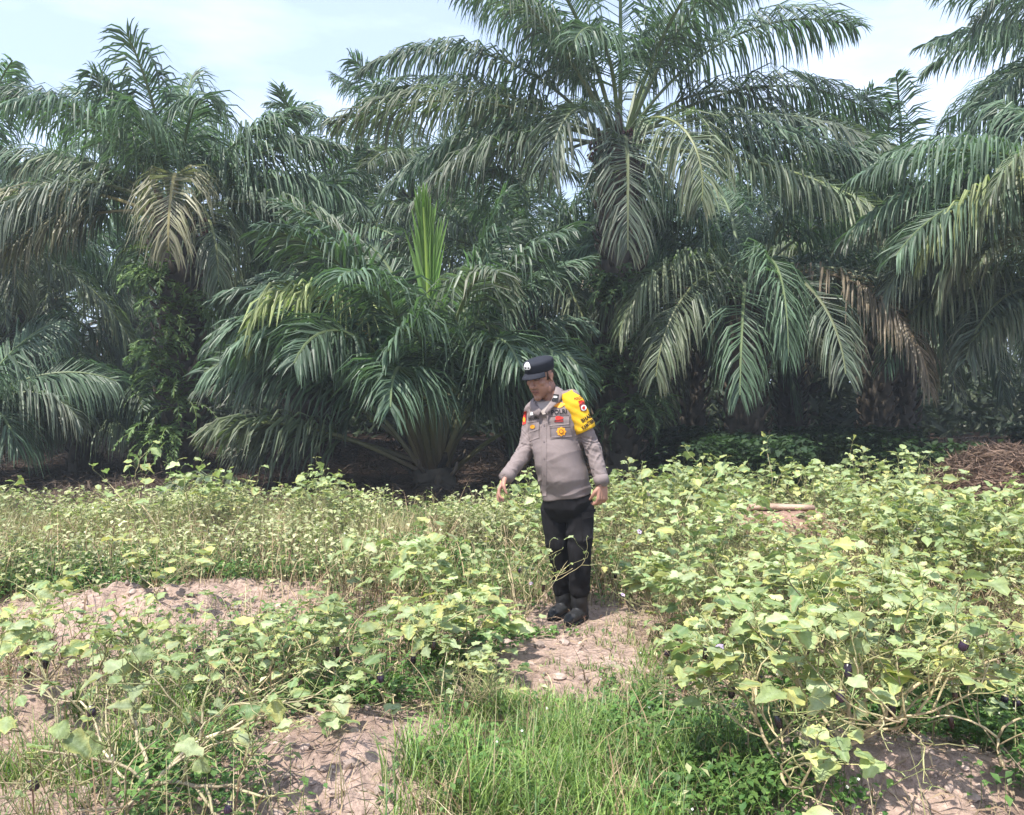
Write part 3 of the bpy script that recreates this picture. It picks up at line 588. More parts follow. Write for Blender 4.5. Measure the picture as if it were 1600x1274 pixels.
# ------------------------------------------------------------------ ground cover
def blob(x, y, lst):
    s = 0
    for (a, b, rx, ry, wt) in lst:
        X, Y = gpx(a, b); s = s + wt * np.exp(-(((x - X) / rx) ** 2 + ((y - Y) / ry) ** 2))
    return s
GR = [(790, 1160, .28, .5, 1.3), (880, 1180, .24, .5, 1.3), (960, 1070, .22, .5, 1.1), (840, 1250, .34, .3, 1.2), (740, 1210, .2, .3, .7), (1010, 1010, .2, .3, .5), (120, 1180, .5, .5, .22), (250, 1130, .4, .4, .12), (1080, 1240, .3, .3, .5), (760, 930, .5, .5, .4), (1500, 850, .8, .8, .5)]
WD = [(250, 850, 1.6, 1.0, 1.2), (400, 885, 1.0, .7, 1.1), (80, 900, 1.0, .8, 1.0), (650, 815, 1.3, .8, 1.1), (760, 905, .5, .5, .8), (970, 850, .8, .8, 1.0), (370, 1215, .25, .3, 1.5), (760, 1230, .2, .2, .8), (1000, 1150, .3, .4, .5), (300, 1240, .2, .2, 1.), (1040, 905, .5, .6, .8), (1180, 1255, .3, .25, 1.2), (1590, 1230, .3, .3, 1.0), (1590, 1130, .4, .5, 1.0), (820, 1000, .25, .3, 1.0), (560, 1120, .4, .3, .8), (430, 1030, .6, .5, .6), (1300, 1130, .5, .3, .8), (1560, 800, .8, 1.0, 1.2), (700, 1040, .3, .3, .6)]
BARE = [(490, 1215, .42, .36, 1.3), (570, 1155, .4, .25, 1.1), (270, 965, 1.1, .6, 1.3), (60, 985, .8, .5, 1.2), (880, 1035, .45, .4, 1.2), (940, 965, .4, .22, .7), (900, 975, .4, .3, 1.), (1500, 1240, .4, .25, .9), (650, 880, .5, .28, .8), (1330, 1215, .4, .3, .7), (60, 1110, .3, .2, .6)]
def scatter(n, dens, seed, ylo=2.6, yhi=9.5):
    r = np.random.RandomState(seed); X = []; Yv = []; tot = 0
    while tot < n:
        m = 40000; y = ylo + (yhi - ylo) * r.rand(m) ** .9; x = r.uniform(-1, 1, m) * (.66 * y + 1.5)
        k = r.rand(m) < dens(x, y) * (np.clip(1 - blob(x, y, BARE), .0, 1) if seed not in (31, 7) else 1); X.append(x[k]); Yv.append(y[k]); tot += k.sum()
    return np.concatenate(X)[:n], np.concatenate(Yv)[:n]
def lowf(x, y):       # vegetation is trodden low round the man's feet and on the strip towards the viewer
    return 1 - .72 * np.clip(1.6 * np.exp(-(((x - .28) / .5) ** 2 + ((y - 4.9) / .75) ** 2)) + 1.0 * np.exp(-(((x - .2) / .5) ** 2 + ((y - 4.2) / .4) ** 2)), 0, 1)
def blades(n, dens, seed, h=(.1, .4), wd=.004, cols=((.14, .24, .05), (.22, .30, .08)), curve=.6, mat=None, name='grass', segs=4, clump=1, **k):
    r = np.random.RandomState(seed); x, y = scatter(max(1, n // clump), dens, seed, **k)
    x = np.repeat(x, clump) + r.normal(0, .03, len(x) * clump); y = np.repeat(y, clump) + r.normal(0, .03, len(x)); n = len(x)
    z = ground_z(x, y) - .01; a = r.uniform(0, 6.283, n); H = r.uniform(h[0], h[1], n) * r.uniform(.6, 1, n) * lowf(x, y); c0, c1 = map(np.array, cols); kk = r.rand(n, 1)
    C = c0 * (1 - kk) + c1 * kk; P = np.stack([x, y, z], 1); o = np.stack([np.cos(a), np.sin(a), 0 * a], 1); sN = np.stack([-np.sin(a), np.cos(a), 0 * a], 1)
    th = r.uniform(.05, .35, n); cv = curve * r.uniform(.3, 1.8, n); rows = []
    for s in range(segs + 1):
        t = s / segs; wv = wd * (1 - t ** 1.6 * .97) * r.uniform(.7, 1.3, n) * .5
        rows += [P - sN * wv[:, None], P + sN * wv[:, None]]; aa = th + cv * t
        P = P + (o * np.sin(aa)[:, None] + np.array([0, 0, 1.]) * np.cos(aa)[:, None]) * (H / segs)[:, None]
    V = np.stack(rows, 1); nv = V.shape[1]; q = np.array([[2 * i, 2 * i + 1, 2 * i + 3, 2 * i + 2] for i in range(segs)])
    me = mk(name, V.reshape(-1, 3), [(np.arange(n)[:, None, None] * nv + q).reshape(-1, 4)], mat or M_grass, np.repeat(C, nv, 0))
    return ob(name, me)
gden = lambda x, y: np.clip(blob(x, y, GR) * np.clip((vnoise(x, y, 4.5) - .25) * 2.4, .05, 1.2), 0, 1)
o = blades(15000, gden, 1, h=(.08, .34), wd=.006, cols=((.05, .12, .03), (.24, .33, .09)), clump=18, curve=1.1); tag(o, 'tall green grass filling the strip in front of the man', 'grass', kind='stuff')
o = blades(32000, lambda x, y: np.clip(np.clip(.02 + (y - 3.6) * .12, .02, .16) + .6 * blob(x, y, GR), 0, 1) * (.4 + vnoise(x, y, 2)), 2, h=(.06, .30), wd=.004, cols=((.32, .27, .14), (.52, .43, .28)), mat=M_dry, name='dry_grass', clump=3, curve=1.2); tag(o, 'dry straw-coloured grass stalks among the bushes', 'dry grass', kind='stuff')
o = blades(40000, lambda x, y: np.clip((y - 5) / 3, .03, 1) * np.clip((vnoise(x, y, 1.1) - .35) * 2, .06, 1), 3, h=(.15, .52), wd=.005, cols=((.28, .27, .13), (.48, .40, .26)), name='thin_weeds', clump=3, curve=.5, yhi=8.9); tag(o, 'thin tangled weed stalks between the rear bushes', 'weeds', kind='stuff')

o = blades(12000, lambda x, y: np.clip((y - 3) / 3, .15, 1) * (.3 + vnoise(x, y, 1.3)), 21, h=(.2, .75), wd=.0065, cols=((.13, .085, .05), (.36, .27, .17)), mat=M_dry, name='dead_twigs', clump=2, curve=1.3, yhi=8.8, segs=6); tag(o, 'dead brown twigs standing crooked among the bushes', 'twigs', kind='stuff')

def weeds(n, dens, seed, name, size=(.018, .04), hh=(.02, .14), cols=((.055, .13, .035), (.14, .24, .06)), flowers=0, lab='', yhi=9.5, ylo=2.6):
    r = np.random.RandomState(seed); x, y = scatter(n // 7, dens, seed, ylo=ylo, yhi=yhi); x = np.repeat(x, 7) + r.normal(0, .025, len(x) * 7); y = np.repeat(y, 7) + r.normal(0, .025, len(x)); n = len(x)
    z = ground_z(x, y) + r.uniform(hh[0], hh[1], n) * lowf(x, y); a = r.uniform(0, 6.283, n); s = r.uniform(size[0], size[1], n)[:, None] * (1 + .06 * y[:, None]); el = r.uniform(-.6, .7, n)
    d = np.stack([np.cos(a) * np.cos(el), np.sin(a) * np.cos(el), np.sin(el)], 1); S = np.stack([-np.sin(a), np.cos(a), r.uniform(-.3, .3, n)], 1); U = nrm(np.cross(S, d)) * -1
    U = np.where(U[:, 2:] < 0, -U, U); P = np.stack([x, y, z], 1)
    V = np.stack([P, P + d * s * .45 - S * s * .3 + U * s * .1, P + d * s - U * s * .12, P + d * s * .45 + S * s * .3 + U * s * .1, P + d * s * .5], 1)
    q = np.array([[0, 1, 2, 4], [0, 4, 2, 3]]); c0, c1 = map(np.array, cols); kk = r.rand(n, 1); C = c0 * (1 - kk) + c1 * kk
    mb = MB(); mb.add(V.reshape(-1, 3), (np.arange(n)[:, None, None] * 5 + q).reshape(-1, 4), np.repeat(C, 5, 0))
    # little stems
    i = r.choice(n, n // 5, False); g0 = np.stack([x[i], y[i], ground_z(x[i], y[i])], 1); p1 = P[i]; e = np.array([.0012, 0, 0]); Vs = np.stack([g0 - e, g0 + e, p1 + e, p1 - e], 1)
    mb.add(Vs.reshape(-1, 3), (np.arange(len(i))[:, None] * 4 + np.arange(4)), (.13, .17, .06))
    if flowers:
        i = r.choice(n, flowers, False); p = P[i] + (0, 0, .02); k = r.uniform(.004, .007, (flowers, 1)); X1 = np.array([1., 0, 0]); Y1 = np.array([0, .7, .7])
        V4 = np.stack([p - X1 * k, p - Y1 * k, p + X1 * k, p + Y1 * k], 1); mb.add(V4.reshape(-1, 3), (np.arange(flowers)[:, None] * 4 + np.arange(4)), (.62, .62, .56))
    o = ob(name, mb.mesh(name, M_weed)); tag(o, lab, 'weeds', kind='stuff'); return o
wden = lambda x, y: np.clip(blob(x, y, WD) + .35 * (x < .3) * np.clip((y - 5.5) / 1.5, 0, 1) * (.3 + 1.2 * vnoise(x, y, 2.7)), 0, 1)
weeds(140000, wden, 5, 'low_weeds', flowers=900, lab='low green creeping weeds with tiny white flowers covering the soil')
weeds(38000, lambda x, y: np.clip((y - 4.8) / 3, .03, 1) * np.clip((vnoise(x, y, 1.4) - .35) * 2.2, .03, 1), 6, 'field_weeds', size=(.02, .045), hh=(.04, .42), cols=((.20, .23, .10), (.42, .41, .24)), flowers=500, lab='knee-high pale green weeds filling the gaps between bushes', yhi=8.9)
# litter: dry leaves, twigs
def litter(n, dens, seed, name, size, cols, lab, cat, hh=(.0, .03), asp=.08, ylo=2.6, yhi=9.5, X0=None):
    r = np.random.RandomState(seed); x, y = scatter(n, dens, seed, ylo, yhi) if X0 is None else X0(r, n)
    z = (ground_z(x, y) if X0 is None or True else 0) + r.uniform(*hh, n); a = r.uniform(0, 6.283, n); el = r.normal(0, .25, n); s = r.uniform(*size, n)[:, None]
    d = np.stack([np.cos(a) * np.cos(el), np.sin(a) * np.cos(el), np.sin(el)], 1); S = nrm(np.stack([-np.sin(a), np.cos(a), r.uniform(-.6, .6, n)], 1)); U = np.cross(d, S); P = np.stack([x, y, z], 1); b = r.uniform(-.25, .25, (n, 1))
    V = np.stack([P - d * s * .5, P - S * s * asp + U * s * b, P + d * s * .5, P + S * s * asp + U * s * b], 1); c0, c1 = map(np.array, cols); kk = r.rand(n, 1)
    o = ob(name, mk(name, V.reshape(-1, 3), [(np.arange(n)[:, None] * 4 + np.arange(4))], M_dry, np.repeat(c0 * (1 - kk) + c1 * kk, 4, 0), smooth=False)); tag(o, lab, cat, kind='stuff'); return o
litter(44000, lambda x, y: .3 + .7 * vnoise(x, y, 1.3), 7, 'dry_litter', (.02, .13), ((.20, .13, .09), (.46, .36, .24)), 'dry straw and leaf litter scattered on the soil', 'litter', asp=.035)
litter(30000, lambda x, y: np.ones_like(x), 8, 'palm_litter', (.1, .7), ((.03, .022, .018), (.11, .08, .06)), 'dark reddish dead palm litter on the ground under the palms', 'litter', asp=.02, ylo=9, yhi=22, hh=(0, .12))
# undergrowth in the shade under the palms
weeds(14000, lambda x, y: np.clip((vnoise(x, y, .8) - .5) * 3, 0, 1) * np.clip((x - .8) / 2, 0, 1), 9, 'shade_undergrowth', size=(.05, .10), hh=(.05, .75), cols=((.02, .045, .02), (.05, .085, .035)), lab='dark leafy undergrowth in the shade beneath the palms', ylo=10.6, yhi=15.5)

# closed wall of scrub and young palms far inside the grove
def thicket():
    r = np.random.RandomState(12); n = 60000; x = r.uniform(-34, 34, n); y = r.uniform(24, 36, n); z = r.rand(n) ** 1.3 * (1.7 + 1.6 * vnoise(x, y, .35)); P = np.stack([x, y, z], 1)
    a = r.uniform(0, 6.28, n); el = r.uniform(-1.1, .8, n); d = np.stack([np.cos(a) * np.cos(el), np.sin(a) * np.cos(el), np.sin(el)], 1); S = nrm(np.cross(d, r.normal(0, 1, (n, 3)))); s = r.uniform(.25, .8, (n, 1))
    V = np.stack([P - d * s * .5, P - S * s * .12, P + d * s * .5, P + S * s * .12], 1); k = r.rand(n, 1)
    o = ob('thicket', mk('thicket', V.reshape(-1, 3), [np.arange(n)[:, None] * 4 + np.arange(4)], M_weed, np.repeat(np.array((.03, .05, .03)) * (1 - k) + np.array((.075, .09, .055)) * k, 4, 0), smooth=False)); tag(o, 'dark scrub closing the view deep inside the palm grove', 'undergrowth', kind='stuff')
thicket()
# clods
def clods():
    r = np.random.RandomState(3); mb = MB(); ico = bmesh.new(); bmesh.ops.create_icosphere(ico, subdivisions=2, radius=1)
    B0 = np.array([v.co[:] for v in ico.verts]); Ft = np.array([[v.index for v in f.verts] for f in ico.faces]); ico.free()
    x, y = scatter(900, lambda x, y: np.clip(blob(x, y, [(290, 975, 1.0, .45, 1), (90, 990, .7, .4, 1), (500, 1215, .5, .4, 1), (560, 1165, .5, .3, 1), (1480, 1235, .6, .4, 1), (650, 885, .6, .4, .8), (900, 1040, .5, .5, .9), (1330, 1220, .5, .4, .6), (60, 1110, .5, .4, .5)]), 0, 1), 31)
    for i in range(len(x)):
        s = .005 + .032 * r.rand() ** 4; n_ = 1 + .35 * (r.rand(len(B0), 1) - .5); v = B0 * n_ * s * (1, r.uniform(.6, 1), r.uniform(.45, .8)); a = r.uniform(0, 6.28); c, q = math.cos(a), math.sin(a)
        v = v @ np.array([[c, q, 0], [-q, c, 0], [0, 0, 1]]); z = float(ground_z(x[i], y[i])) + s * .2
        mb.add(v + (x[i], y[i], z), Ft, np.array((.46, .36, .31)) * r.uniform(.65, 1.1))
    o = ob('soil_clods', mb.mesh('soil_clods', M_clod, smooth=False)); tag(o, 'loose pinkish soil clods on the ridges', 'soil clods', kind='stuff')
clods()
# reddish brush heap at right
def brush():
    r = np.random.RandomState(9); n = 9000; cx, cy = px(1575, 0, 9.0)[:2]; mb = MB()
    gx_, gy_ = np.meshgrid(np.linspace(-1, 1, 26), np.linspace(-1, 1, 20)); hz = np.clip(1 - gx_ ** 2 - gy_ ** 2, 0, 1) ** .7
    mb.add(np.stack([cx + gx_ * 1.1, cy + gy_ * .7, .76 * hz + .05 * r.rand(*gx_.shape) - .04], -1).reshape(-1, 3), grid_faces(20, 26), (.11, .06, .045))
    a = r.uniform(0, 6.28, n); q = np.sqrt(r.rand(n)); ux, uy = q * np.cos(a), q * np.sin(a); z = .78 * np.clip(1 - q * q, 0, 1) ** .7 + r.uniform(-.04, .1, n)
    P = np.stack([cx + ux * 1.1, cy + uy * .7, z], 1); b = r.uniform(0, 6.28, n); el = r.normal(.1, .45, n); s = r.uniform(.06, .3, n)[:, None]; d = np.stack([np.cos(b) * np.cos(el), np.sin(b) * np.cos(el), np.sin(el)], 1)
    S = nrm(np.cross(d, nrm(r.normal(0, 1, (n, 3))))) * r.uniform(.002, .009, (n, 1)); V = np.stack([P - d * s * .5, P + S, P + d * s * .5, P - S], 1)
    k = r.rand(n, 1); mb.add(V.reshape(-1, 3), np.arange(n)[:, None] * 4 + np.arange(4), np.repeat(np.array((.09, .06, .045)) * (1 - k) + np.array((.25, .17, .125)) * k, 4, 0))
    for q in range(60):
        a_ = r.uniform(0, 6.28); q_ = math.sqrt(r.rand()); x0, y0 = cx + q_ * math.cos(a_) * 1.0, cy + q_ * math.sin(a_) * .65; z0 = .76 * max(0, 1 - q_ * q_) ** .7; b_ = r.uniform(0, 6.28); l_ = r.uniform(.2, .6)
        dv = np.array([math.cos(b_), math.sin(b_), r.uniform(-.2, .6)]) * l_ * .5; p_ = np.array([x0, y0, z0 + .04]); v, f = tube([p_ - dv, p_ + (0, 0, .03), p_ + dv], [.009, .008, .004], 5); mb.add(v, f, np.array((.22, .15, .10)) * r.uniform(.6, 1.4))
    o = ob('brush_heap', mb.mesh('brush_heap', M_dry, smooth=False)); tag(o, 'heap of dead reddish-brown brush at the right edge behind the bushes', 'brush heap')
brush()
# plank half hidden in the shrubs
def plank():
    v, f = tube([(-.28, 0, 0), (-.1, .002, .004), (.1, 0, .002), (.28, 0, .0)], [.05, .052, .05, .048], 8, .55, up=(0, 0, 1)); mb = MB(); mb.add(v, f, (.36, .25, .19))
    o = ob('cut_log', mb.mesh('cut_log', M_wood)); o.location = px(1222, 793, 7.2); o.rotation_euler = (0, .03, .1); return o
pl = plank(); tag(pl, 'pale pinkish split log showing between the bushes right of the man', 'log')
# the log rests on a small earth heap
mbh = MB(); r_ = np.random.RandomState(2); lx, ly, lz = pl.location
gx_, gy_ = np.meshgrid(np.linspace(-1, 1, 18), np.linspace(-1, 1, 14)); mbh.add(np.stack([lx + gx_ * .75, ly + .1 + gy_ * .45, (lz - .02 + .03) * np.clip(1 - gx_ ** 4 - gy_ ** 4, 0, 1) ** .6 - .05 + .03 * r_.rand(*gx_.shape)], -1).reshape(-1, 3), grid_faces(14, 18), (.22, .14, .11))
o = ob('earth_heap', mbh.mesh('earth_heap', M_clod)); tag(o, 'dark earth heap under the pale split log', 'earth heap')

# ------------------------------------------------------------------ the man
MY = 5.32
def mp(x, y, dy=0.): return px(x, y, MY + dy)
def cloth_mat(name, colr, rough=.85, bs=450, bump=.25, wr=.5, var=.12, spec=.25):
    m, n, b = nmat(name, rough, spec); L = n.links.new; t = N(n, 'ShaderNodeTexCoord')
    a = N(n, 'ShaderNodeTexNoise'); a.inputs['Scale'].default_value = bs; a.inputs['Detail'].default_value = 2
    c = N(n, 'ShaderNodeTexNoise'); c.inputs['Scale'].default_value = 11; c.inputs['Detail'].default_value = 5; c.inputs['Distortion'].default_value = .8
    L(t.outputs['Object'], a.inputs['Vector']); L(t.outputs['Object'], c.inputs['Vector'])
    b1 = N(n, 'ShaderNodeBump'); b1.inputs['Strength'].default_value = bump; b1.inputs['Distance'].default_value = .001; L(a.outputs[0], b1.inputs['Height'])
    b2 = N(n, 'ShaderNodeBump'); b2.inputs['Strength'].default_value = wr; b2.inputs['Distance'].default_value = .012; L(c.outputs[0], b2.inputs['Height']); L(b1.outputs[0], b2.inputs['Normal']); L(b2.outputs[0], b.inputs['Normal'])
    mr = N(n, 'ShaderNodeMapRange'); mr.inputs['To Min'].default_value = 1 - var; mr.inputs['To Max'].default_value = 1 + var; L(c.outputs[0], mr.inputs['Value'])
    v = N(n, 'ShaderNodeVectorMath', operation='SCALE'); v.inputs[0].default_value = colr; L(mr.outputs[0], v.inputs['Scale']); L(v.outputs[0], b.inputs['Base Color']); return m
M_shirt = cloth_mat('shirt_cloth', (.200, .163, .158), wr=.4); M_trous = cloth_mat('trouser_cloth', (.010, .009, .0105), wr=.45, spec=.2); M_cap = cloth_mat('cap_cloth', (.016, .018, .026), wr=.15)
M_yel = cloth_mat('yellow_cloth', (.68, .40, .02), rough=.7, wr=.3); M_boot = cloth_mat('boot_leather', (.022, .022, .024), rough=.55, wr=.6, spec=.35, var=.5)
M_under = cloth_mat('undershirt_cloth', (.30, .26, .24))
M_skin = vcol_mat('skin', .5, .4, vary=0, nvar=.1, nscale=30, bump=.12, bscale=180, objrand=0)
M_skin.node_tree.nodes['Principled BSDF'].inputs['Subsurface Weight'].default_value = .08
M_skin.node_tree.nodes['Principled BSDF'].inputs['Subsurface Radius'].default_value = (.02, .008, .004)
def thread(name, c, rough=.7):
    m, n, b = nmat(name, rough, .2); b.inputs['Base Color'].default_value = (*c, 1); return m
T_black = thread('black_thread', (.012, .012, .014)); T_gold = thread('gold_thread', (.75, .33, .03), .45); T_red = thread('red_thread', (.55, .04, .03)); T_white = thread('white_thread', (.75, .74, .72)); T_grey = thread('grey_patch', (.17, .14, .14)); T_brown = thread('maroon_thread', (.22, .03, .03))
T_silver = thread('silver_badge', (.8, .8, .8), .35)

def limb(pts, radii, k=14, flat=1., up=None, sub=4):
    P = np.asarray(pts, float); R = np.asarray(radii, float); n = len(P); t = np.arange(n); tt = np.linspace(0, n - 1, (n - 1) * sub + 1)
    Pi = np.stack([np.interp(tt, t, P[:, i]) for i in range(3)], 1); Ri = np.interp(tt, t, R)
    for _ in range(2):
        Pi[1:-1] = (Pi[:-2] + 2 * Pi[1:-1] + Pi[2:]) / 4
    d0 = nrm(Pi[0] - Pi[1]); d1 = nrm(Pi[-1] - Pi[-2]); a = np.radians((85, 60, 30)); b = np.radians((30, 60, 85))
    Pi = np.concatenate([[Pi[0] + d0 * Ri[0] * math.sin(x) for x in a], Pi, [Pi[-1] + d1 * Ri[-1] * math.sin(x) for x in b]]); Ri = np.concatenate([Ri[0] * np.cos(a), Ri, Ri[-1] * np.cos(b)])
    return tube(Pi, Ri, k, flat, up)
def ellipsoid(c, ax, R=None):
    u, v = np.meshgrid(np.linspace(0, np.pi, 15)[1:-1], np.arange(22) / 22 * 2 * np.pi, indexing='ij')
    P = np.stack([np.sin(u) * np.cos(v), np.sin(u) * np.sin(v), np.cos(u)], -1).reshape(-1, 3) * ax
    i = np.arange(12)[:, None] * 22; j = np.arange(22)[None]; q = np.stack([i + j, i + 22 + j, i + 22 + (j + 1) % 22, i + (j + 1) % 22], -1).reshape(-1, 4)
    if R is not None: P = P @ np.array(R).T
    return P + np.array(c), [q, np.array([list(range(22))]), np.array([list(range(12 * 22, 13 * 22))[::-1]])]
def loft(rings, k=36):
    """rings: centre, axis u (half width vector), axis v (half depth vector), exponent"""
    V = []; a = np.arange(k) / k * 2 * np.pi
    for c, u, v, e in rings:
        ca = np.sign(np.cos(a)) * np.abs(np.cos(a)) ** e; sa = np.sign(np.sin(a)) * np.abs(np.sin(a)) ** e
        V.append(np.array(c) + ca[:, None] * np.array(u) + sa[:, None] * np.array(v))
    n = len(rings); i = np.arange(n - 1)[:, None] * k; j = np.arange(k)[None]
    q = np.stack([i + j, i + (j + 1) % k, i + k + (j + 1) % k, i + k + j], -1).reshape(-1, 4)
    return np.concatenate(V), [q, np.array([list(range(k))[::-1]]), np.array([list(range((n - 1) * k, n * k))])]
def remesh(parts, voxel, smooth=6, fac=.5, name='tmp'):
    mb = MB()
    for v, f in parts: mb.add(v, f, (1, 1, 1))
    me = mb.mesh(name, []); o = bpy.data.objects.new(name, me); COL.objects.link(o)
    bm = bmesh.new(); bm.from_mesh(me); bmesh.ops.recalc_face_normals(bm, faces=bm.faces); bm.to_mesh(me); bm.free()
    m = o.modifiers.new('r', 'REMESH'); m.mode = 'VOXEL'; m.voxel_size = voxel
    s = o.modifiers.new('s', 'SMOOTH'); s.iterations = smooth; s.factor = fac
    dg = bpy.context.evaluated_depsgraph_get(); ev = o.evaluated_get(dg); m2 = bpy.data.meshes.new_from_object(ev)
    bpy.data.objects.remove(o); n = len(m2.vertices); V = np.zeros(n * 3, np.float32); m2.vertices.foreach_get('co', V)
    Fq = [list(p.vertices) for p in m2.polygons]; q = np.array([f for f in Fq if len(f) == 4]); t = np.array([f for f in Fq if len(f) == 3])
    bpy.data.meshes.remove(m2)
    return V.reshape(-1, 3).astype(float), [x for x in (q, t) if len(x)]
def vnormals(V, Fs):
    Nn = np.zeros_like(V)
    for f in Fs:
        a = np.cross(V[f[:, 1]] - V[f[:, 0]], V[f[:, 2]] - V[f[:, 0]])
        for k in range(f.shape[1]): np.add.at(Nn, f[:, k], a)
    return nrm(Nn)

yaw = math.radians(30); fw = np.array([-math.sin(yaw), -math.cos(yaw), 0]); lf_ = np.array([math.cos(yaw), -math.sin(yaw), 0]); UP = np.array([0, 0, 1.])
# joints (his own left = right side of the picture)
Ls, Le, Lw = mp(894, 631, -.07), mp(925, 697, -.07), mp(940, 752, -.14)
Rs, Re, Rw = mp(833, 651, .08), mp(822, 704, .02), mp(792, 745, -.13)
Lh, Lk, La, Lf0 = mp(905, 795, -.02), mp(906, 862, -.05), mp(905, 925, -.01), mp(906, 966, .01)
Rh, Rk, Ra, Rf0 = mp(869, 795, .07), mp(873, 862, .06), mp(880, 925, .13), mp(881, 962, .14)
# torso rings: centre pixel, half width, half depth
TR = [((886, 776), .160, .136), ((885, 766), .163, .143), ((882, 748), .165, .156), ((878, 726), .163, .164), ((874, 704), .160, .154), ((869, 683), .166, .140), ((866, 662), .172, .125), ((865, 645), .170, .112), ((866, 632), .150, .095), ((866, 624), .110, .080), ((864, 617), .072, .066)]
rings = [(mp(*c) + fw * (.02 if 700 < c[1] < 760 else 0), lf_ * a * .965 + UP * (.022 if c[1] > 760 else 0), -fw * b + UP * (.012 if c[1] > 760 else 0), .86) for c, a, b in TR]
# ---- head frame
hyaw = math.radians(40); hp = math.radians(17); hroll = math.radians(-4)
hf0 = np.array([-math.sin(hyaw), -math.cos(hyaw), 0]); hs = np.array([math.cos(hyaw), -math.sin(hyaw), 0]); hf = hf0 * math.cos(hp) - UP * math.sin(hp); hu = UP * math.cos(hp) + hf0 * math.sin(hp)
HC = mp(844, 588, -.03)
HR = np.stack([hf, hs, hu], 1)
def hd(f, s, u): return HC + hf * f + hs * s + hu * u
head = [ellipsoid(hd(-.012, 0, .028), (.098, .076, .088), HR), ellipsoid(hd(.030, 0, -.035), (.066, .060, .078), HR), ellipsoid(hd(.045, 0, -.075), (.042, .043, .036), HR),
        ellipsoid(hd(.072, 0, -.098), (.020, .024, .018), HR), limb([hd(.075, -.036, .016), hd(.092, 0, .017), hd(.075, .036, .016)], [.011, .012, .011], 10),
        limb([hd(.088, 0, .008), hd(.103, 0, -.018), hd(.108, 0, -.034)], [.008, .010, .0145], 10), ellipsoid(hd(.098, .014, -.036), (.013, .009, .009), HR), ellipsoid(hd(.098, -.014, -.036), (.013, .009, .009), HR),
        limb([hd(.078, -.024, -.062), hd(.098, 0, -.058), hd(.078, .024, -.062)], [.0055, .0085, .0055], 8), limb([hd(.076, -.021, -.068), hd(.095, 0, -.072), hd(.076, .021, -.068)], [.0055, .009, .0055], 8)]
for s_ in (-1, 1):
    head += [ellipsoid(hd(.055, .040 * s_, -.022), (.027, .022, .020), HR), ellipsoid(hd(.010, .052 * s_, -.062), (.030, .016, .028), HR), ellipsoid(hd(-.008, .078 * s_, -.008), (.016, .008, .030), HR), ellipsoid(hd(-.016, .084 * s_, .004), (.014, .006, .020), HR), ellipsoid(hd(.073, .030 * s_, -.002), (.013, .015, .011), HR)]
neck = limb([mp(866, 640, .0), mp(862, 622, -.005), hd(-.03, 0, -.05)], [.066, .060, .058], 18)
# ---- hands: wrist, forward axis, side (thumb) axis, palm normal
def hand(wr, fwd, thumb, curls, scale=1., spread=.0, thumb_curl=.5):
    fwd = nrm(np.array(fwd)); thumb = np.array(thumb); thumb = nrm(thumb - (thumb @ fwd) * fwd); pn = np.cross(fwd, thumb) * (1 if hand.s > 0 else -1)   # palm side direction
    S = scale; out_ = []; w0 = wr
    for t_ in (-.026, -.009, .009, .026):
        out_.append(limb([w0 + thumb * t_ * .75 * S, w0 + fwd * .045 * S + thumb * t_ * S, w0 + fwd * .088 * S + thumb * t_ * 1.15 * S], [.0155 * S, .0145 * S, .0115 * S], 10, .95))
    for i, (off, ln) in enumerate(((.031, .072), (.0105, .080), (-.0105, .074), (-.031, .058))):
        p = w0 + fwd * .086 * S + thumb * off * S; a = curls[i]; d = fwd.copy(); pts = [p - fwd * .012, p]; fan = nrm(fwd + thumb * off * spread * 8)
        for sg, fr in ((0, .45), (1, .32), (2, .23)):
            ang = a * (.5, 1.25, 2.)[sg]; d = fan * math.cos(ang) + pn * math.sin(ang); p = p + d * ln * fr * S; pts.append(p)
        out_.append(limb(pts, [.0102 * S, .0100 * S, .0092 * S, .0084 * S, .0068 * S], 9, sub=3))
    p0 = w0 + fwd * .022 * S + thumb * .020 * S; d1 = nrm(fwd * .75 + thumb * .75 + pn * .25); p1 = p0 + d1 * .045 * S; d2 = nrm(fwd * (1 - .3 * thumb_curl) + thumb * (.35 - .5 * thumb_curl) + pn * .8 * thumb_curl); p2 = p1 + d2 * .032 * S; p3 = p2 + nrm(d2 + pn * .4 * thumb_curl) * .024 * S
    out_.append(limb([p0, p1, p2, p3], [.016 * S, .0125 * S, .0100 * S, .0075 * S], 9, sub=3)); return out_
hand.s = 1
LW2 = Lw + nrm(Lw - Le) * .015
lh = hand(LW2, (-.02, -.10, -1), (-.80, -.60, 0), (1.0, 1.1, 1.2, 1.3), 1.08, 0, .8)     # hangs, fingers curled
hand.s = -1
RW2 = Rw + nrm(Rw - Re) * .012
rh = hand(RW2, (-.42, -.25, -.72), (-.15, -.93, -.05), (.85, .80, .55, .40), 1.02, .02, .9)  # reaching down to a stem
body = head + [neck, loft([(c, np.array(u) * .93, np.array(v) * .93, e) for c, u, v, e in rings]),
        limb([Ls, Le, Lw, LW2 + (0, 0, -.01)], [.044, .034, .028, .025]), limb([Rs, Re, Rw, RW2], [.044, .034, .027, .025]), limb([Lh, Lk, La, Lf0], [.080, .055, .040, .040]), limb([Rh, Rk, Ra, Rf0], [.080, .055, .040, .040]),
        limb([Lf0, Lf0 + fw * .12 + (0, 0, -.02)], [.04, .03]), limb([Rf0, Rf0 + fw * .12 + (0, 0, -.02)], [.04, .03])] + lh + rh
V, Fs = remesh(body, .0032, 4)
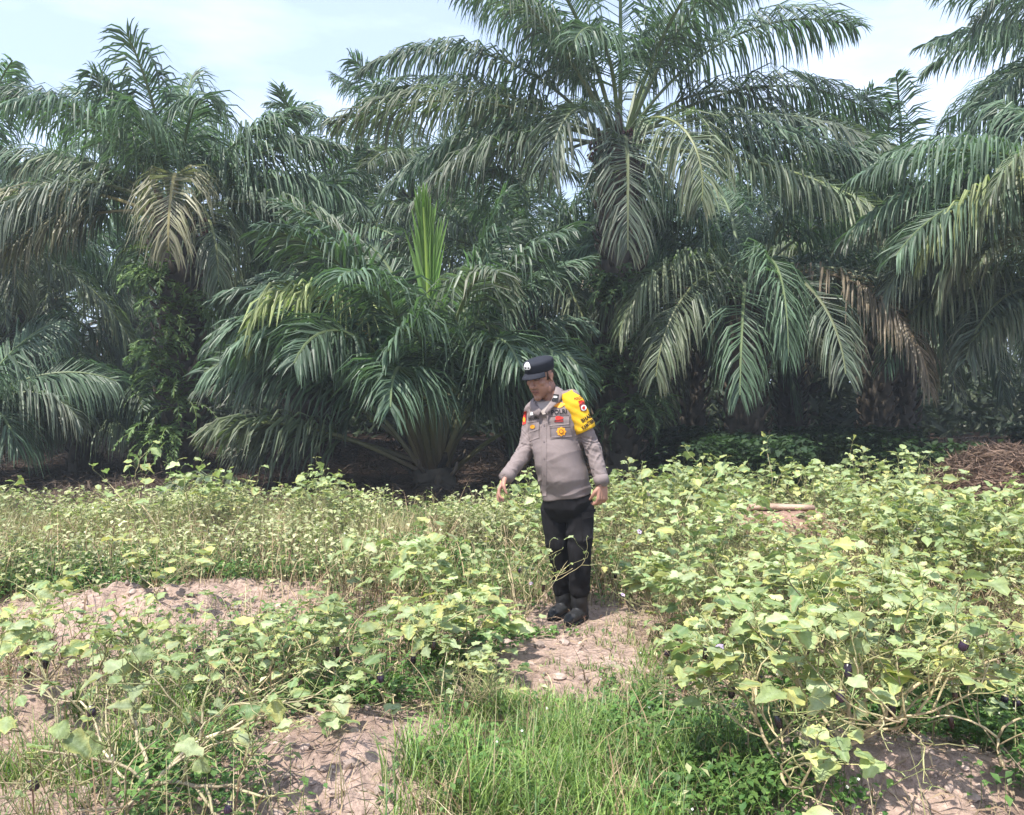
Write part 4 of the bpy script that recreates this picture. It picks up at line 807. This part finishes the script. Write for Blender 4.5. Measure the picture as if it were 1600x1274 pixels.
# skin colour: brows, lips, eyes with the shade of their hollows painted in, stubble, nails region left plain
C = np.tile(np.array((.27, .14, .098)), (len(V), 1)); rel = (V - HC) @ HR
def paint(mask, c, k=1.): C[mask] = C[mask] * (1 - k) + np.array(c) * k
f_, s_, u_ = rel[:, 0], rel[:, 1], rel[:, 2]; wq = np.clip((f_ + .035) / .05, 0, 1) * (np.linalg.norm(rel, axis=1) < .16); wq = wq * wq * (3 - 2 * wq)
V = V + wq[:, None] * (hu * (np.minimum(u_ + .01, 0) * .26)[:, None] + hs * (s_ * .14 * np.clip(-u_ / .05, 0, 1))[:, None] + hs * (.006 * np.clip(-u_ / .08, 0, 1))[:, None]); hm = (np.linalg.norm(rel, axis=1) < .17)
paint(hm & (f_ > .06) & (np.abs(u_ + .065) < .0105) & (np.abs(s_) < .026), (.20, .08, .07), .8)
paint(hm & (f_ > .06) & (np.abs(u_ + .0648) < .0022) & (np.abs(s_) < .024), (.07, .02, .02), .8)
paint(hm & (f_ > .06) & (u_ > .012) & (u_ < .022) & (np.abs(np.abs(s_) - .032) < .02), (.03, .02, .015), .8)
paint(hm & (f_ > .06) & (np.abs(u_ + .001 + .1 * (np.abs(np.abs(s_) - .031) - .0)) < .0045) & (np.abs(np.abs(s_) - .031) < .014), (.03, .02, .018), .85)
paint(hm & (f_ > .05) & (u_ < -.045) & (u_ > -.056) & (np.abs(s_) < .03), (.12, .07, .05), .45)
paint(hm & (f_ < .02) & (u_ > -.02) & (np.abs(s_) < .074), (.02, .017, .015), .9)          # cropped hair
hands_ = (np.linalg.norm(V - LW2, axis=1) < .25) | (np.linalg.norm(V - RW2, axis=1) < .25); paint(hands_, (.40, .21, .155), .7)
body_me = mk('person', V, Fs, M_skin, C); man = ob('person', body_me)
tag(man, 'man in grey-brown uniform shirt, black trousers and cap with a yellow sleeve band, bending his head and reaching to a plant', 'person')
man['label'] = 'man in grey uniform shirt, dark cap and yellow sleeve band, reaching down to a plant'
HEADB = BVHTree.FromPolygons([tuple(v) for v in V], [tuple(f) for g_ in Fs for f in g_])

# ---- shirt
sr = [(c, np.array(u), np.array(v), e) for c, u, v, e in rings]
sh = [loft(sr[:-1]), limb([Ls - lf_ * .05 + (0, 0, .012), Ls, (Ls + Le) / 2, Le, (Le + Lw) / 2, Lw], [.056, .064, .058, .051, .048, .043], 18, 1., sub=5),
      limb([Rs + lf_ * .05 + (0, 0, .012), Rs, (Rs + Re) / 2, Re, (Re + Rw) / 2, Rw], [.058, .064, .056, .050, .047, .042], 18, 1., sub=5), limb([mp(832, 640, .07), mp(864, 624, .01), mp(893, 622, -.06)], [.055, .062, .055], 16)]
V, Fs = remesh(sh, .0045, 7)
Nn = vnormals(V, Fs)
def armt(V, a, b, c):      # how far along the arm, 0 elsewhere
    d1 = np.linalg.norm(np.cross(V - a, nrm(b - a)), axis=1); t1 = (V - a) @ nrm(b - a) / np.linalg.norm(b - a)
    d2 = np.linalg.norm(np.cross(V - b, nrm(c - b)), axis=1); t2 = (V - b) @ nrm(c - b) / np.linalg.norm(c - b)
    m1 = (d1 < .085) & (t1 > .2) & (t1 < 1); m2 = (d2 < .075) & (t2 > 0) & (t2 < 1.1); t = np.where(m2, 1 + t2, np.where(m1, t1, 0)); return t, m1 | m2
disp = np.zeros(len(V))
for (a, b, c, s0) in ((Ls, Le, Lw, 0), (Rs, Re, Rw, 3)):
    t, m = armt(V, a, b, c); ax_ = np.where((t > 1)[:, None], nrm(c - b), nrm(b - a)); o_ = V - np.where((t > 1)[:, None], b, a); o_ = nrm(o_ - (o_ * ax_).sum(1, keepdims=True) * ax_)
    an = np.stack([o_ @ lf_, o_ @ fw], 1); k = .45 + .9 * np.exp(-((t - 1.05) / .35) ** 2) + .3 * np.exp(-((t - 1.75) / .2) ** 2)
    rg = lambda f, q, e: 1 - 2 * np.abs(vnoise(t * f + q * an[:, 0] + e + s0, an[:, 1] * 1.3 + an[:, 0] * .7 + e * 2 + t * 1.5) - .5)
    disp += m * k * (.010 * (rg(6, 1.6, 3) - .6) + .006 * (rg(13, -2.2, 9) - .6))
tz = V[:, 2]; tm = ~((armt(V, Ls, Le, Lw)[1]) | (armt(V, Rs, Re, Rw)[1])); sx = V @ lf_
disp += tm * .0045 * np.sin(sx * 34 + tz * 26 + 4 * vnoise(sx, tz, 5)) * np.clip(.30 + np.abs(tz - 1.12) * 2.2, 0, 1) * .8
disp += tm * (.008 * (vnoise(sx, tz, 9) - .5) + .011 * (1 - 2 * np.abs(vnoise(sx * 5 + tz * 7, tz * 15 - sx * 9) - .5) - .6) * np.clip(.25 + np.abs(tz - 1.1) * 3.2, 0, 1))
V = V + Nn * disp[:, None]
shirt = ob('shirt', mk('shirt', V, Fs, M_shirt), man); shirt['label'] = 'long-sleeved grey-brown uniform shirt'
SB = BVHTree.FromPolygons([tuple(v) for v in V], [tuple(f) for g_ in Fs for f in g_])
def proj(x, y, bvh, off=.002, pull=.6):
    d = Vector(px(x, y, 1.) - np.array([0, 0, EYE])).normalized(); h, n, i, _ = bvh.ray_cast(Vector((0, 0, EYE)), d)
    if h is None: return None
    if n.dot(d) > 0: n = -n
    return np.array(h) + np.array(n) * off * .6 - np.array(d) * off * .6
def patch(name, poly, mat, parent, bvh=None, off=.002, n=9, edge=True):
    """four-cornered patch given in photo pixels, draped on the cloth, with its own thickness"""
    p = np.array(poly, float); q = np.linspace(0, 1, n); bvh = bvh or SB
    P = []; last = None
    for v in q:
        for u in q:
            xy = (p[0] * (1 - u) + p[1] * u) * (1 - v) + (p[3] * (1 - u) + p[2] * u) * v; h = proj(xy[0], xy[1], bvh, off)
            if h is None: h = last if last is not None else mp(*xy)
            last = h; P.append(h)
    P = np.array(P); B = P + np.array([0, .004, 0]); m = n * n; q1 = grid_faces(n, n); rim = [i for i in range(n)] + [i * n + n - 1 for i in range(1, n)] + [m - 1 - i for i in range(1, n)] + [(n - 1 - i) * n for i in range(1, n - 1)]
    rim = np.array(rim); r2 = np.roll(rim, -1); side = np.stack([rim, rim + m, r2 + m, r2], 1)
    return ob(name, mk(name, np.concatenate([P, B]), [q1[:, ::-1], side], mat), parent)
def disk(name, c, rx, ry, mat, parent, bvh=None, off=.0035, ang=0, petals=0):
    a = np.arange(28) / 28 * 6.2832; bvh = bvh or SB; P = []; ca, sa = math.cos(ang), math.sin(ang)
    for rr in (0.001, .5, 1.):
        for t in a:
            k = rr * (1 + .12 * math.cos(petals * t) * (petals > 0)); x, y = rx * k * math.cos(t), ry * k * math.sin(t); h = proj(c[0] + x * ca - y * sa, c[1] + x * sa + y * ca, bvh, off); P.append(h if h is not None else (P[-1] if P else mp(*c)))
    i = np.arange(28); j = (i + 1) % 28; q = np.concatenate([np.stack([i, j, j + 28, i + 28], 1), np.stack([i + 28, j + 28, j + 56, i + 56], 1)])
    return ob(name, mk(name, np.array(P), [q], mat), parent)
def text(s, c, w_, h_, ang, mat, parent, bvh=None, name='lettering', off=.0045, bold=.02, fit=True):
    cu = bpy.data.curves.new('t', 'FONT'); cu.body = s; cu.size = 1; cu.align_x = 'CENTER'; cu.align_y = 'CENTER'; cu.offset = bold; cu.resolution_u = 2
    o = bpy.data.objects.new('t', cu); COL.objects.link(o); dg = bpy.context.evaluated_depsgraph_get(); me = bpy.data.meshes.new_from_object(o.evaluated_get(dg)); bpy.data.objects.remove(o)
    bm = bmesh.new(); bm.from_mesh(me); bmesh.ops.triangulate(bm, faces=bm.faces); bmesh.ops.subdivide_edges(bm, edges=bm.edges, cuts=1, use_grid_fill=False); bmesh.ops.triangulate(bm, faces=bm.faces)
    co = np.array([v.co[:] for v in bm.verts]); Ft = np.array([[v.index for v in f.verts] for f in bm.faces]); bm.free(); bpy.data.meshes.remove(me)
    mn, mx_ = co.min(0), co.max(0); co = (co - (mn + mx_) / 2) / (mx_ - mn + 1e-9); x = co[:, 0] * w_; y = -co[:, 1] * h_; ca, sa = math.cos(ang), math.sin(ang)
    X = c[0] + x * ca - y * sa; Y = c[1] + x * sa + y * ca; P = []
    ok = []
    for a, b in zip(X, Y):
        h = proj(a, b, bvh or SB, off); ok.append(h is not None); P.append(h if h is not None else mp(a, b))
    ok = np.array(ok); P = np.array(P); Ft = Ft[ok[Ft].all(1)]; Ft = Ft[np.ptp(P[Ft][:, :, 1], axis=1) < .03]
    return ob(name, mk(name, P, [Ft], mat), parent)
# collar: standing band open at the front and two turned-down leaves
def collar_part(pts, name='collar'):
    """pts rows: inner/top px+dy, outer/bottom px+dy"""
    a = np.array([mp(*p[0]) for p in pts]); b = np.array([mp(*p[1]) for p in pts]); nrow = 5
    t = np.linspace(0, 1, nrow)[:, None, None]; G = a[None] * (1 - t) + b[None] * t; c0 = mp(862, 632, .0) ; o_ = nrm(G - c0) * (1, 1, .2); G = G + o_ * (np.sin(t * np.pi) * .006)
    In = G - o_ * .004; n = len(pts); q = grid_faces(nrow, n); m = nrow * n; rim = np.array(list(range(n)) + [i * n + n - 1 for i in range(1, nrow)] + [m - 1 - i for i in range(1, n)] + [(nrow - 1 - i) * n for i in range(1, nrow - 1)])
    r2 = np.roll(rim, -1); o = ob(name, mk(name, np.concatenate([G.reshape(-1, 3), In.reshape(-1, 3)]), [q, q[:, ::-1] + m, np.stack([rim, rim + m, r2 + m, r2], 1)], M_shirt), shirt); return o
def c3(x, y, d): return (x, y, d)
collar_part([(c3(851, 644, -.128), c3(854, 648, -.142)), (c3(859, 631, -.118), c3(861, 639, -.138)), (c3(865, 617, -.095), c3(873, 630, -.120)), (c3(868, 606, -.065), c3(880, 619, -.085)), (c3(868, 602, -.02), c3(884, 613, -.03)), (c3(862, 600, .03), c3(874, 608, .05)), (c3(852, 604, .06), c3(856, 610, .09)), (c3(842, 614, .055), c3(840, 620, .09))])
collar_part([(c3(842, 614, .055), c3(838, 620, .085)), (c3(834, 622, .03), c3(828, 629, .045)), (c3(833, 628, -.01), c3(827, 638, .0)), (c3(838, 634, -.06), c3(832, 648, -.05)), (c3(846, 642, -.11), c3(841, 652, -.105))])
cv = []; cf = []; nb_ = 0
for g_ in Fs: cf += [tuple(f) for f in g_]
cv = [tuple(v) for v in V]; nb_ = len(cv)
for c_ in [c for c in shirt.children if c.name.startswith('collar')]:
    cv += [tuple(v.co) for v in c_.data.vertices]; cf += [tuple(i + nb_ for i in p.vertices) for p in c_.data.polygons]; nb_ = len(cv)
KB = BVHTree.FromPolygons(cv, cf)
# neckline, undershirt
patch('undershirt', [(838, 629), (864, 626), (857, 646), (848, 648)], M_under, shirt, off=.004)
# placket
patch('placket', [(847, 650), (854, 650), (854, 775), (846, 775)], M_shirt, shirt, off=.0022, n=16)
pk = patch('chest_pocket', [(859, 664), (889, 661), (893, 682), (860, 686)], M_shirt, shirt, off=.004)
patch('pocket_flap', [(858, 651), (889, 649), (889, 663), (859, 666)], M_shirt, shirt, off=.0065)
patch('chest_pocket', [(825, 668), (842, 666), (843, 684), (827, 690)], M_shirt, shirt, off=.004)
patch('pocket_flap', [(825, 661), (843, 658.5), (843, 671), (826, 677)], M_shirt, shirt, off=.0065)
patch('rank_patch', [(863, 616), (873, 617), (872, 629), (862, 627)], T_black, shirt, KB, off=.003, n=5); patch('rank_mark', [(865.5, 619), (870.5, 619.5), (870, 622.5), (865.5, 622)], T_white, shirt, KB, off=.006, n=4)
disk('wing_badge', (874.5, 633.5), 8.5, 3.6, T_gold, shirt, KB, off=.004, ang=-.2, petals=4)
text('POLRI', (873.5, 643.8), 24, 7.4, -.10, T_black, shirt, KB, off=.0035, bold=.03)
text('HERMAN', (834, 653.5), 16, 6, -.14, T_black, shirt, KB, off=.0035, bold=.03)
disk('red_badge', (873.5, 653.5), 6, 3.0, T_red, shirt, off=.0095, petals=3); patch('ribbon_bar', [(867, 657), (880, 656.6), (880, 659.4), (867, 659.8)], T_brown, shirt, off=.0095, n=5)
patch('grey_panel', [(860, 669), (891, 667), (893, 682), (861, 684)], T_grey, shirt, off=.0062)
disk('gold_badge', (877, 674.5), 6.8, 6.8, T_gold, shirt, off=.0085, petals=8); disk('gold_badge_centre', (877, 674.5), 3.4, 3.4, T_brown, shirt, off=.0105); disk('gold_badge_boss', (877, 674.5), 2.4, 2.4, T_gold, shirt, off=.0125)
disk('pocket_badge', (833, 667), 3.6, 3.2, T_gold, shirt, off=.0105); patch('shoulder_patch', [(818.5, 644), (823, 642), (822, 662), (817, 664)], T_red, shirt, off=.004, n=7); disk('shoulder_badge', (819.5, 656), 1.8, 4, T_gold, shirt, off=.006)
patch('chest_badge', [(830, 644), (838, 643), (839, 648), (829, 649)], T_white, shirt, off=.006, n=5)
for z in (664, 690, 716, 742): disk('button', (850.3, z), 1.3, 1.3, T_grey, shirt, off=.006)
# epaulette
for pl_ in ([(874, 612), (889, 610), (893, 616), (876, 619)], [(829, 632), (836, 627), (837, 632), (830, 638)]): patch('epaulette', pl_, M_shirt, shirt, off=.006, n=6)
# cuffs
for (a, b, n_) in ((Le, Lw, 'cuff'), (Re, Rw, 'cuff')):
    d = nrm(b - a); v, f = tube([b - d * .035, b - d * .033, b + d * .022, b + d * .024, b + d * .015], [.042, .048, .047, .042, .037], 26, 1., up=fw, caps=False); mb = MB(); mb.add(v, f, (1, 1, 1)); ob(n_, mb.mesh(n_, M_shirt), shirt)
# yellow sleeve band
d = nrm(Le - Ls); n_ = 16; tt = np.linspace(-.28, .63, n_); P0 = Ls[None] + np.outer(tt * np.linalg.norm(Le - Ls), d) + lf_ * .004
rad = np.interp(tt, [-.28, -.15, 0, .3, .63], [.038, .058, .0715, .0695, .072]); v, f = tube(P0, rad, 40, 1., up=fw, caps=False)
v = v + nrm(v - np.repeat(P0, 40, 0)) * (.003 * np.sin(v[:, 2:] * 120 + v[:, :1] * 60))
cap_in = np.repeat(P0[-1:], 40, 0); v2 = v[-40:] * .94 + cap_in * .06; nv = len(v); i = np.arange(40); j = (i + 1) % 40
v = np.concatenate([v, v2]); f = [f[0], np.stack([nv - 40 + i, nv - 40 + j, nv + j, nv + i], 1)]
mb = MB(); mb.add(v, f, (1, 1, 1)); band = ob('sleeve_band', mb.mesh('sleeve_band', M_yel), man); band['label'] = 'yellow sleeve band with badge and black lettering'
YB = BVHTree.FromPolygons([tuple(x) for x in v], [tuple(x) for g_ in f for x in g_])
text('BHABIN', (919, 651.5), 25, 6.8, -.60, T_black, band, YB, off=.003, bold=.03); text('KAMTIBMAS', (921.5, 661), 29, 6.6, -.68, T_black, band, YB, off=.003, bold=.03)
disk('unit_badge', (911.5, 636), 6.2, 7.2, T_brown, band, YB, off=.002, ang=-.3, petals=5); disk('unit_badge_ring', (911.8, 637.5), 4.2, 4.6, T_white, band, YB, off=.0035); disk('unit_badge_centre', (911.8, 637.5), 2.4, 2.6, T_red, band, YB, off=.005)
text('POLDA', (904.5, 622), 15, 4.2, -.28, T_brown, band, YB, off=.002, bold=.02); patch('badge_bar', [(903.5, 627), (912, 624.6), (912.6, 629.5), (904.5, 631.5)], T_red, band, YB, off=.002, n=4)

# ---- trousers
tr = [loft([(mp(886, 760, .0), lf_ * .150, -fw * .125, .9), (mp(886, 778, .0), lf_ * .158, -fw * .128, .9), (mp(887, 792, .0), lf_ * .156, -fw * .122, .9), (mp(887, 803, .0), lf_ * .135, -fw * .100, .9), (mp(887, 815, .0), lf_ * .09, -fw * .06, .9)]),
      limb([Lh, (Lh + Lk) / 2, Lk, (Lk + La) / 2, La], [.096, .086, .072, .065, .058], 20), limb([Rh, (Rh + Rk) / 2, Rk, (Rk + Ra) / 2, Ra], [.096, .086, .070, .063, .056], 20)]
V, Fs = remesh(tr, .0055, 7); Nn = vnormals(V, Fs); V = V + Nn * ((.010 * (vnoise(V[:, 2] * 26 + V[:, 0] * 9, V[:, 0] * 11 + V[:, 1] * 6) - .5) * np.clip(.3 + .7 * np.exp(-((V[:, 2] - .27) / .10) ** 2) + np.exp(-((V[:, 2] - .50) / .07) ** 2), 0, 1.3))[:, None] + (.012 * (1 - 2 * np.abs(vnoise(V[:, 0] * 9 + V[:, 2] * 4, V[:, 2] * 9 - V[:, 0] * 7) - .5) - .5) + .008 * (vnoise(V[:, 0] * 8, V[:, 2] * 5) - .5))[:, None])
trou = ob('trousers', mk('trousers', V, Fs, M_trous), man)
TB = BVHTree.FromPolygons([tuple(v) for v in V], [tuple(f) for g_ in Fs for f in g_])
patch('cargo_pocket', [(909, 806), (926, 800), (925, 840), (911, 846)], M_trous, trou, TB, off=.012); patch('pocket_flap', [(908, 801), (928, 795), (928, 806), (909, 812)], M_trous, trou, TB, off=.018)
# ---- boots
for (f0, a, lab) in ((Lf0, La, 'l'), (Rf0, Ra, 'r')):
    g0 = np.array([f0[0], f0[1], 0.]); side = np.cross(UP, fw)
    bo = [limb([a + (0, 0, .05), a + (0, 0, -.05), g0 + (0, 0, .085)], [.058, .054, .052], 20), loft([(g0 - fw * .05 + (0, 0, .012), side * .036, -fw * .02, .9), (g0 - fw * .05 + (0, 0, .06), side * .036, -fw * .03, .9), (g0 + (0, 0, .10), side * .045, -fw * .05, .9)]),
          limb([g0 - fw * .03 + (0, 0, .045), g0 + fw * .06 + (0, 0, .048), g0 + fw * .135 + (0, 0, .042), g0 + fw * .175 + (0, 0, .035)], [.042, .044, .043, .030], 18, .82, up=UP)]
    V, Fs = remesh(bo, .005, 5); V[:, 2] = np.maximum(V[:, 2], .012); b_ = ob('boot', mk('boot', V, Fs, M_boot), man)
    v, f = loft([(g0 + fw * .055 + (0, 0, .0), fw * .143, side * .047, .8), (g0 + fw * .055 + (0, 0, .016), fw * .145, side * .049, .8), (g0 + fw * .055 + (0, 0, .022), fw * .140, side * .045, .8)], 40)
    mb = MB(); mb.add(v, f, (1, 1, 1)); ob('sole', mb.mesh('sole', T_black), b_)
# ---- cap
def ring(u, rf_, rs_, f0=-.008, tilt=0.): return (hd(f0 + tilt, 0, u), hf * rf_, hs * rs_, 1.)
v, f = loft([ring(.036, .104, .083), ring(.040, .108, .086), ring(.066, .109, .087), ring(.088, .112, .090, -.006), ring(.100, .110, .089, -.006), ring(.108, .098, .078, -.008), ring(.114, .070, .055, -.012), ring(.116, .03, .024, -.014)], 48)
mb = MB(); mb.add(v, f, (1, 1, 1)); cap_ = ob('cap', mb.mesh('cap', M_cap), man)
CB = BVHTree.FromPolygons([tuple(x) for x in v], [tuple(x) for g_ in f for x in g_])
a = np.linspace(-1.12, 1.12, 25); P = []
for t in np.linspace(0, 1, 7): P.append(np.stack([hd(-.008 + (.105 + .050 * t * math.cos(x * .9) ** .6) * math.cos(x) + .0, (.084 + .012 * t) * math.sin(x), .042 - .014 * t * math.cos(x) ** 1 - .008 * t * t - .016 * math.sin(x) ** 2 * t) for x in a]))
P = np.concatenate(P); Bt = P - hu * .005; q = grid_faces(7, 25); m = len(P); rim = np.array(list(range(25)) + [i * 25 + 24 for i in range(1, 7)] + [m - 1 - i for i in range(1, 25)] + [(6 - i) * 25 for i in range(1, 6)]); r2 = np.roll(rim, -1)
ob('visor', mk('visor', np.concatenate([P, Bt]), [q, q[:, ::-1] + m, np.stack([rim, rim + m, r2 + m, r2], 1)], M_cap), cap_)
cb = (824., 573.)
bd = ob('cap_badge', None, cap_) if False else None
disk('cap_badge', (cb[0], cb[1]), 5.6, 5.0, T_silver, cap_, CB, off=.005, ang=-1.5708, petals=3)
for q_ in (-2.2, 2.2): disk('badge_mark', (cb[0] + q_, cb[1] + 2.2), 1.0, 1.2, T_black, cap_, CB, off=.0065)
# twig pinched in his hand
tp = RW2 + nrm(np.array((-.42, -.25, -.72))) * .13

# ------------------------------------------------------------------ humid air
hb = bmesh.new(); bmesh.ops.create_cube(hb, size=1); hm_ = bpy.data.meshes.new('haze'); hb.to_mesh(hm_); hb.free()
hz = ob('haze', hm_); hz.scale = (140, 160, 16); hz.location = (0, 55, 6.0); hz['kind'] = 'stuff'; hz['label'] = 'thin humid daylight haze in the air of the clearing'
hmat = bpy.data.materials.new('haze'); hmat.use_nodes = True; hn = hmat.node_tree; hn.nodes.clear(); ho = hn.nodes.new('ShaderNodeOutputMaterial'); hv = hn.nodes.new('ShaderNodeVolumePrincipled')
hv.inputs['Color'].default_value = (.82, .92, 1., 1); hv.inputs['Density'].default_value = .0022; hv.inputs['Anisotropy'].default_value = .2; hn.links.new(hv.outputs[0], ho.inputs['Volume']); hm_.materials.append(hmat)
